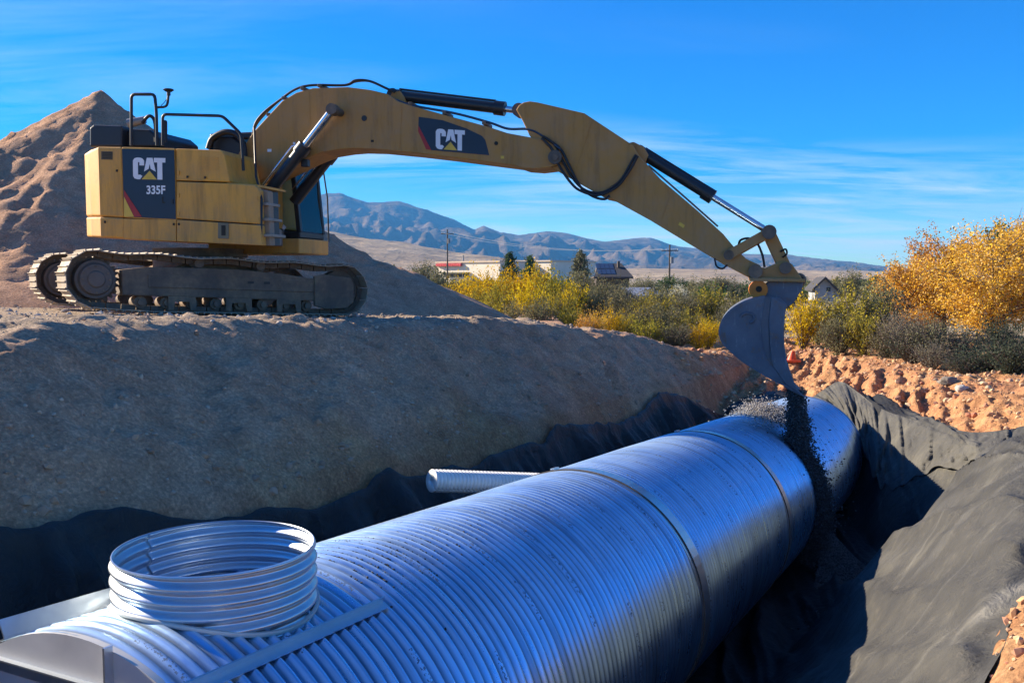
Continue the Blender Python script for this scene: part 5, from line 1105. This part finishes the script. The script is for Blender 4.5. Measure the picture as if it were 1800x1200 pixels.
NAMES = {'yellow': ('yellow_shrub', 'bright yellow autumn shrub in the scrub beyond the trench', 'yellow autumn shrubs'),
         'olive': ('yellow_green_shrub', 'yellow-green shrub in the scrub beyond the trench', 'yellow-green shrubs'),
         'orange': ('orange_shrub', 'low orange autumn bush at the edge of the shaded plateau', 'low orange bushes'),
         'grey': ('grey_green_shrub', 'grey-green desert shrub in the scrub beyond the trench', 'grey-green desert shrubs'),
         'twig': ('dry_shrub', 'dry grey twiggy shrub behind the orange bank', 'dry twiggy shrubs'),
         'green': ('green_shrub', 'green leafy shrub far beyond the trench', 'green shrubs far off'),
         'pale': ('cream_shrub', '', ''),
         'dark': ('dark_green_shrub', 'dark green shrub in the scrub behind the orange bank', 'dark green shrubs')}
rp = random.Random(5)
for px, top_, Yd, wpx, form, col in hand:
    nk = {'shrub': 5, 'twiggy': 3, 'mound': 3, 'small': 2}[form]; k = rp.randrange(nk)
    x = (px - 900) / FPX * Yd; zt = CAMZ + (490 - top_) / FPX * Yd; h = (zt + 0.42) / 0.98; wid = wpx / FPX * Yd; sp = {'shrub': 0.62, 'twiggy': 0.75, 'mound': 0.95, 'small': 0.8}[form]
    nm, lb, gr = NAMES[col]
    where = ('on the valley floor before the hills' if Yd > 55 else 'below the cream store' if px < 1015 else 'between the store thicket and the bucket' if px < 1345 else 'by the gabled house beyond the bucket' if px < 1550 else 'in front of the orange cottonwoods')
    what = {'yellow': 'bright yellow', 'olive': 'yellow-green', 'orange': 'orange', 'grey': 'grey-green', 'twig': 'dry grey', 'green': 'green', 'dark': 'dark green', 'pale': 'cream-white'}[col]
    fm = {'shrub': 'upright shrub', 'twiggy': 'twiggy open shrub', 'mound': 'rounded bush', 'small': 'small shrub'}[form]
    plant(nm, form, k, col, x, Yd, h, min(2.2, max(0.45, wid / 2 / sp / h)), what + ' ' + fm + ' ' + where, 'shrub', what + ' ' + (fm + 's').replace('bushs', 'bushes') + ' ' + where, rp.uniform(0, 6.28))
for i in range(110):
    Yd = rp.uniform(52, 240) ; px = rp.uniform(640, 1830); x = (px - 900) / FPX * Yd; col = rp.choice(['grey', 'grey', 'grey', 'olive', 'green']); h = rp.uniform(1.0, 2.4)
    nm, lb, gr = NAMES[col]; lb = {'grey': 'grey-green', 'olive': 'yellow-green', 'green': 'green'}[col] + ' low scrub bush far off on the valley floor'; plant(nm, 'small', rp.randrange(2), col, x, Yd, h, rp.uniform(0.8, 1.6), lb, 'shrub', lb, rp.uniform(0, 6.28))

def tree(name, x, y, z, H, Rc, nleaf, leaf, col, seed, label, group=None, trunk_h=0.3, bark=BARK, shape='round', nbr=34, dens=0.30):
    rng = np.random.default_rng(seed); mb = MB(); C = []
    mb.tube([(0, 0, -0.1), (0.03 * H * rng.normal(), 0.02 * H, trunk_h * H), (0.05 * H * rng.normal(), 0, 0.75 * H)], [0.035 * H, 0.026 * H, 0.008 * H], 8)
    for i in range(nbr):
        t = rng.uniform(trunk_h * 0.8, 0.95); az = rng.uniform(0, 2 * math.pi)
        if shape == 'cone': out = Rc * (1.02 - t) * rng.uniform(0.6, 1.1); rise = 0.02 * H
        else: out = Rc * math.sqrt(max(0.05, 1 - ((t - 0.55) / 0.5) ** 2)) * rng.uniform(0.55, 1.05); rise = H * rng.uniform(0.03, 0.16)
        p0 = Vector((0, 0, t * H * 0.75)); p2 = Vector((math.cos(az) * out, math.sin(az) * out, min(H * 0.98, t * H + rise * 0.5))); p1 = (p0 + p2) / 2 + Vector((0, 0, rise * 0.3))
        path = [p0 * (1 - u) ** 2 + p1 * 2 * u * (1 - u) + p2 * u * u for u in np.linspace(0, 1, 6)]
        mb.tube(path, [0.011 * H * (1 - 0.8 * k / 5) for k in range(6)], 5, cap=False)
        m_ = nleaf // nbr; u = rng.uniform(0.3, 1.08, m_)
        Pq = np.array(p0) * ((1 - u) ** 2)[:, None] + np.array(p1) * (2 * u * (1 - u))[:, None] + np.array(p2) * (u * u)[:, None]
        ncl = 9; off = rng.normal(0, dens * Rc * 0.42, (ncl, 3)); C.append(Pq + off[rng.integers(0, ncl, m_)] + rng.normal(0, dens * Rc * 0.16, (m_, 3)))
        for k in range(4):
            b0 = path[rng.integers(2, 6)]; d = Vector(rng.normal(size=3)) * 0.10 * H; d.z = abs(d.z) * 0.7; mb.tube([b0, b0 + d], [0.004 * H, 0.001 * H], 3, cap=False)
    C = np.concatenate(C); r = empty(name, (x, y, z), label, 'tree', group)
    tm = bpy.data.meshes.new('trunk'); tm.from_pydata(mb.v, [], mb.f); new('trunk', tm, bark, r)
    V, F = leaves(C, leaf, rng); new('crown', mesh_np('crown', V, F, False), LEAF[col], r); return r
tree('cottonwood', (1745 - 900) / FPX * 29, 29, -0.45, 3.75, 2.3, 30000, 0.040, 'orange', 1, 'broad orange cottonwood tree with a pale forked trunk behind the dark shrubs', trunk_h=0.22, nbr=46)
tree('cottonwood', (1660 - 900) / FPX * 33, 33, -0.45, 3.45, 1.75, 21000, 0.042, 'orange', 2, 'smaller orange cottonwood sloping down beside the broad one', trunk_h=0.18, nbr=40)
tree('cottonwood', (1598 - 900) / FPX * 31, 31, -0.45, 2.6, 1.3, 11000, 0.040, 'orange', 3, 'low orange-brown young cottonwood behind the dry twiggy shrubs', trunk_h=0.12, nbr=30)
tree('cottonwood', (1850 - 900) / FPX * 30, 30, -0.45, 3.8, 2.2, 18000, 0.042, 'orange', 4, 'orange cottonwood crown cut by the frame beside the broad one', trunk_h=0.22, nbr=40)
tree('green_tree', (1778 - 900) / FPX * 52, 52, -0.45, 5.0, 1.9, 6000, 0.10, 'green', 5, 'dark green treetop showing above the orange cottonwoods', trunk_h=0.3)
tree('conifer', (896 - 900) / FPX * 150, 150, -0.45, 6.6, 2.6, 4200, 0.17, 'green', 6, 'left of two green pines in front of the tan store', trunk_h=0.1, shape='cone', nbr=60, dens=0.2)
tree('conifer', (931 - 900) / FPX * 145, 145, -0.45, 5.7, 2.9, 4200, 0.17, 'green', 7, 'right and shorter of two green pines before the tan store', trunk_h=0.1, shape='cone', nbr=60, dens=0.2)
tree('pale_tree', (1020 - 900) / FPX * 140, 140, -0.45, 6.6, 2.6, 3600, 0.17, 'grey', 8, 'pale grey-green tree at the right end of the tan store', trunk_h=0.1, shape='cone', nbr=50, dens=0.25)

# ------------------------------------------------------------------ far buildings
def wallmat(n_, c): return simple(n_, c, 0.9, 0, 0.12, 0.6)
STUC, STUC2, DARK, REDS, SOLAR, METAL = wallmat('stucco_cream', (0.80, 0.70, 0.55)), wallmat('stucco_tan', (0.66, 0.52, 0.38)), simple('dark_opening', (0.03, 0.03, 0.035), 0.4), simple('sign_red', (0.60, 0.02, 0.03), 0.5), simple('solar_blue', (0.035, 0.045, 0.075), 0.3), simple('roof_metal', (0.20, 0.21, 0.23), 0.5)
GZ0 = -0.45
def blk(px0, px1, ytop, ybot, Y0, dep):
    x0, x1 = (px0 - 900) / FPX * Y0, (px1 - 900) / FPX * Y0; z1 = CAMZ + (490 - ytop) / FPX * Y0; z0 = GZ0 if ybot is None else CAMZ + (490 - ybot) / FPX * Y0
    mb = MB(); mb.box(((x0 + x1) / 2, Y0 + dep / 2, (z0 + z1) / 2), ((x1 - x0) / 2, 0, 0), (0, dep / 2, 0), (0, 0, (z1 - z0) / 2)); return mb
Yb = 198
st = empty('store', ((880 - 900) / FPX * Yb, Yb + 8, GZ0), 'cream flat-roofed store with a red sign band along its parapet', 'building')
part('wall', blk(800, 925, 461, None, Yb, 16), STUC, st); part('parapet', blk(799, 926, 458.5, 461, Yb - 0.3, 16.6), STUC2, st)
sg = part('sign_band', blk(802, 853, 461.5, 467.5, Yb - 0.45, 0.4), simple('sign_pink', (0.62, 0.20, 0.20), 0.5), st)
x = 803.0; rr_ = random.Random(2)
while x < 850:
    w_ = rr_.uniform(2.2, 4.2); part('sign_letter', blk(x, x + w_, 462 + rr_.uniform(0, .8), 466.5 + rr_.uniform(0, .8), Yb - 0.75, 0.28), REDS, sg); x += w_ + 0.6
part('awning', blk(812, 868, 478, 480.5, Yb - 1.6, 1.55), simple('awning_olive', (0.13, 0.12, 0.07), 0.7), st)
for a in (815, 828, 841, 854): part('shop_window', blk(a, a + 11, 481, 487, Yb - 0.08, 0.2), DARK, st)
part('light_pole', blk(829.4, 830.6, 447, 459, Yb + 4, 0.3), METAL, st)
s2 = empty('store', ((975 - 900) / FPX * Yb, Yb + 8, GZ0), 'tan flat-roofed block behind the two pines with a dark awning', 'building')
part('wall', blk(938, 1001, 460, None, Yb + 2, 16), STUC, s2); part('parapet', blk(937, 1002, 457.5, 460, Yb + 1.7, 16.6), STUC2, s2); part('awning', blk(944, 990, 482.5, 485.5, Yb + 0.3, 1.65), simple('awning_dark', (0.05, 0.045, 0.04), 0.7), s2)
for a, b, c, d in ((955, 958, 469, 474), (969, 973, 469, 474), (948, 960, 487, 494), (966, 980, 487, 494)): part('window', blk(a, b, c, d, Yb + 1.9, 0.25), DARK, s2)
for o_ in (st, s2): o_.rotation_euler.z = rad(-42); o_.scale = (1.28, 1.0, 1.0)
# dark solar-roofed house
Ys = 120
hs_ = empty('house', ((1075 - 900) / FPX * Ys, Ys + 5, GZ0), 'low dark house with a blue-black sloping panel roof', 'building')
part('wall', blk(1048, 1106, 486, None, Ys + 1, 8), simple('wall_brown', (0.10, 0.075, 0.06), 0.9), hs_)
def roof_pitch(px0, px1, ye, yr, Y0, dep, inset):
    e0_, e1_ = (px0 - 900) / FPX * Y0, (px1 - 900) / FPX * Y0; ze, zr_ = CAMZ + (490 - ye) / FPX * Y0, CAMZ + (490 - yr) / FPX * Y0; mb = MB()
    A = [(e0_, Y0, ze), (e1_, Y0, ze), (e1_ - inset, Y0 + dep, zr_), (e0_ + inset, Y0 + dep, zr_)]; mb.prism([Vector(p) for p in A], [Vector(p) - Vector((0, 0, 0.25)) for p in A]); return mb
part('roof', roof_pitch(1044, 1113, 486.5, 462, Ys, 5, 1.0), simple('roof_dark', (0.05, 0.045, 0.045), 0.8), hs_)
for i in range(4):
    for j in range(2):
        a0, b0 = 1052 + i * 8, 1059.2 + i * 8; u0, u1 = j * 0.42 + 0.18, j * 0.42 + 0.55
        e0_, e1_ = (a0 - 900) / FPX * Ys, (b0 - 900) / FPX * Ys; z0_, z1_ = CAMZ + (490 - 486.5) / FPX * Ys, CAMZ + (490 - 462) / FPX * Ys; f = lambda u: (Ys + 5 * u - 0.02, z0_ + (z1_ - z0_) * u + 0.05)
        A = [Vector((e0_, *f(u0))), Vector((e1_, *f(u0))), Vector((e1_, *f(u1))), Vector((e0_, *f(u1)))]; mb = MB(); mb.prism(A, [p + Vector((0, 0.04, -0.04)) for p in A]); part('solar_panel', mb, SOLAR, hs_)
part('chimney', blk(1085, 1089, 459, 470, Ys + 3, 0.8), simple('chimney_brown', (0.12, 0.09, 0.07), 0.9), hs_)
# low grey metal roof
Yl = 62
sh = empty('shed', ((1135 - 900) / FPX * Yl, Yl + 3, GZ0), 'low shed with a pale grey metal roof among the shrubs', 'building')
part('wall', blk(1103, 1166, 519, None, Yl + 0.4, 4), STUC2, sh); part('roof', roof_pitch(1098, 1170, 519.5, 506, Yl, 4.6, 0.25), METAL, sh)
for i in range(9): part('roof_rib', roof_pitch(1100 + i * 8, 1100.8 + i * 8, 519.2, 505.7, Yl - 0.01, 4.6, 0.0), METAL, sh)
# gabled house
Yg = 58
gh = empty('house', ((1452 - 900) / FPX * Yg, Yg + 3, GZ0), 'small pale house with a dark gabled roof beside the bucket arm', 'building')
def gp(px, py, Y): return Vector(((px - 900) / FPX * Y, Y, CAMZ + (490 - py) / FPX * Y))
mb = MB(); A = [gp(1432, 530, Yg), gp(1432, 505, Yg), gp(1450, 489, Yg), gp(1474, 511, Yg), gp(1474, 530, Yg)]; mb.prism(A, [p + Vector((1.2, 5, 0)) for p in A]); part('wall', mb, wallmat('wall_grey', (0.34, 0.36, 0.38)), gh)
for a, b in (((1427, 508), (1450, 486)), ((1450, 486), (1478, 513))):
    mb = MB(); A = [gp(*a, Yg - .3), gp(*b, Yg - .3), gp(b[0], b[1] + 4, Yg - .3), gp(a[0], a[1] + 4, Yg - .3)]; mb.prism(A, [p + Vector((1.3, 5.6, 0)) for p in A]); part('roof', mb, simple('roof_charcoal', (0.06, 0.055, 0.055), 0.8), gh)
mb = MB(); A = [gp(1452, 512, Yg - .03), gp(1452, 505, Yg - .03), gp(1459, 505, Yg - .03), gp(1459, 512, Yg - .03)]; mb.prism(A, [p + Vector((0, .08, 0)) for p in A]); part('window', mb, DARK, gh)
VW = simple('insulator_white', (0.72, 0.71, 0.66), 0.4)
# utility poles and the wire between them
WOODP = simple('pole_wood', (0.11, 0.085, 0.065), 0.9)
def pole(px, ytop, Y, label):
    b = Vector(((px - 900) / FPX * Y, Y, GZ0)); zt = CAMZ + (490 - ytop) / FPX * Y; r = empty('utility_pole', b, label, 'utility pole', 'utility poles')
    mb = MB(); mb.cyl(b, (b.x, b.y, zt), 0.16, 0.11, 10); part('mast', mb, WOODP, r, smooth=40)
    mb = MB(); mb.box((b.x, b.y - 0.15, zt - 0.8), (1.2, 0, 0), (0, 0.06, 0), (0, 0, 0.07)); part('crossarm', mb, WOODP, r)
    for dx in (-1.1, -0.5, 0.5, 1.1): mb = MB(); mb.cyl((b.x + dx, b.y - 0.15, zt - 0.73), (b.x + dx, b.y - 0.15, zt - 0.55), 0.05, 0.03, 8); part('insulator', mb, VW, r)
    mb = MB(); mb.cyl((b.x + 0.3, b.y - 0.2, zt - 2.6), (b.x + 0.3, b.y - 0.2, zt - 1.7), 0.24, n=12); part('transformer', mb, METAL, r, smooth=40)
    return Vector((b.x, b.y - 0.15, zt - 0.55))
t1 = pole(787, 404, 170, 'tall wooden utility pole left of the cream store'); t2 = pole(1176, 431, 130, 'wooden utility pole standing among the shrubs beyond the stick')
for dx in (-1.1, 1.1):
    a, b = t1 + Vector((dx, 0, 0)), t2 + Vector((dx, 0, 0)); mb = MB(); mb.tube([a * (1 - u) + b * u - Vector((0, 0, 4 * u * (1 - u) * 1.4)) for u in np.linspace(0, 1, 24)], 0.022, 5)
    part('power_line', mb, simple('wire_grey', (0.35, 0.36, 0.38), 0.5), None, smooth=60, label='thin power line strung between the two utility poles', cat='power line', group='power lines between the poles')

# ------------------------------------------------------------------ haze in the air
mb = MB(); mb.box((0, 100, 390), (9700, 0, 0), (0, 9700, 0), (0, 0, 405))
hz_m = bpy.data.materials.new('haze'); hz_m.use_nodes = True; ht = hz_m.node_tree; ht.nodes.clear()
pvn = ht.nodes.new('ShaderNodeVolumePrincipled'); pvn.inputs['Color'].default_value = (0.12, 0.47, 1.0, 1); pvn.inputs['Density'].default_value = 9e-5; pvn.inputs['Anisotropy'].default_value = 0.0
ho = ht.nodes.new('ShaderNodeOutputMaterial'); ht.links.new(pvn.outputs[0], ho.inputs['Volume'])
part('haze', mb, hz_m, None, kind='stuff', label='thin blue haze in the air before the mountains')
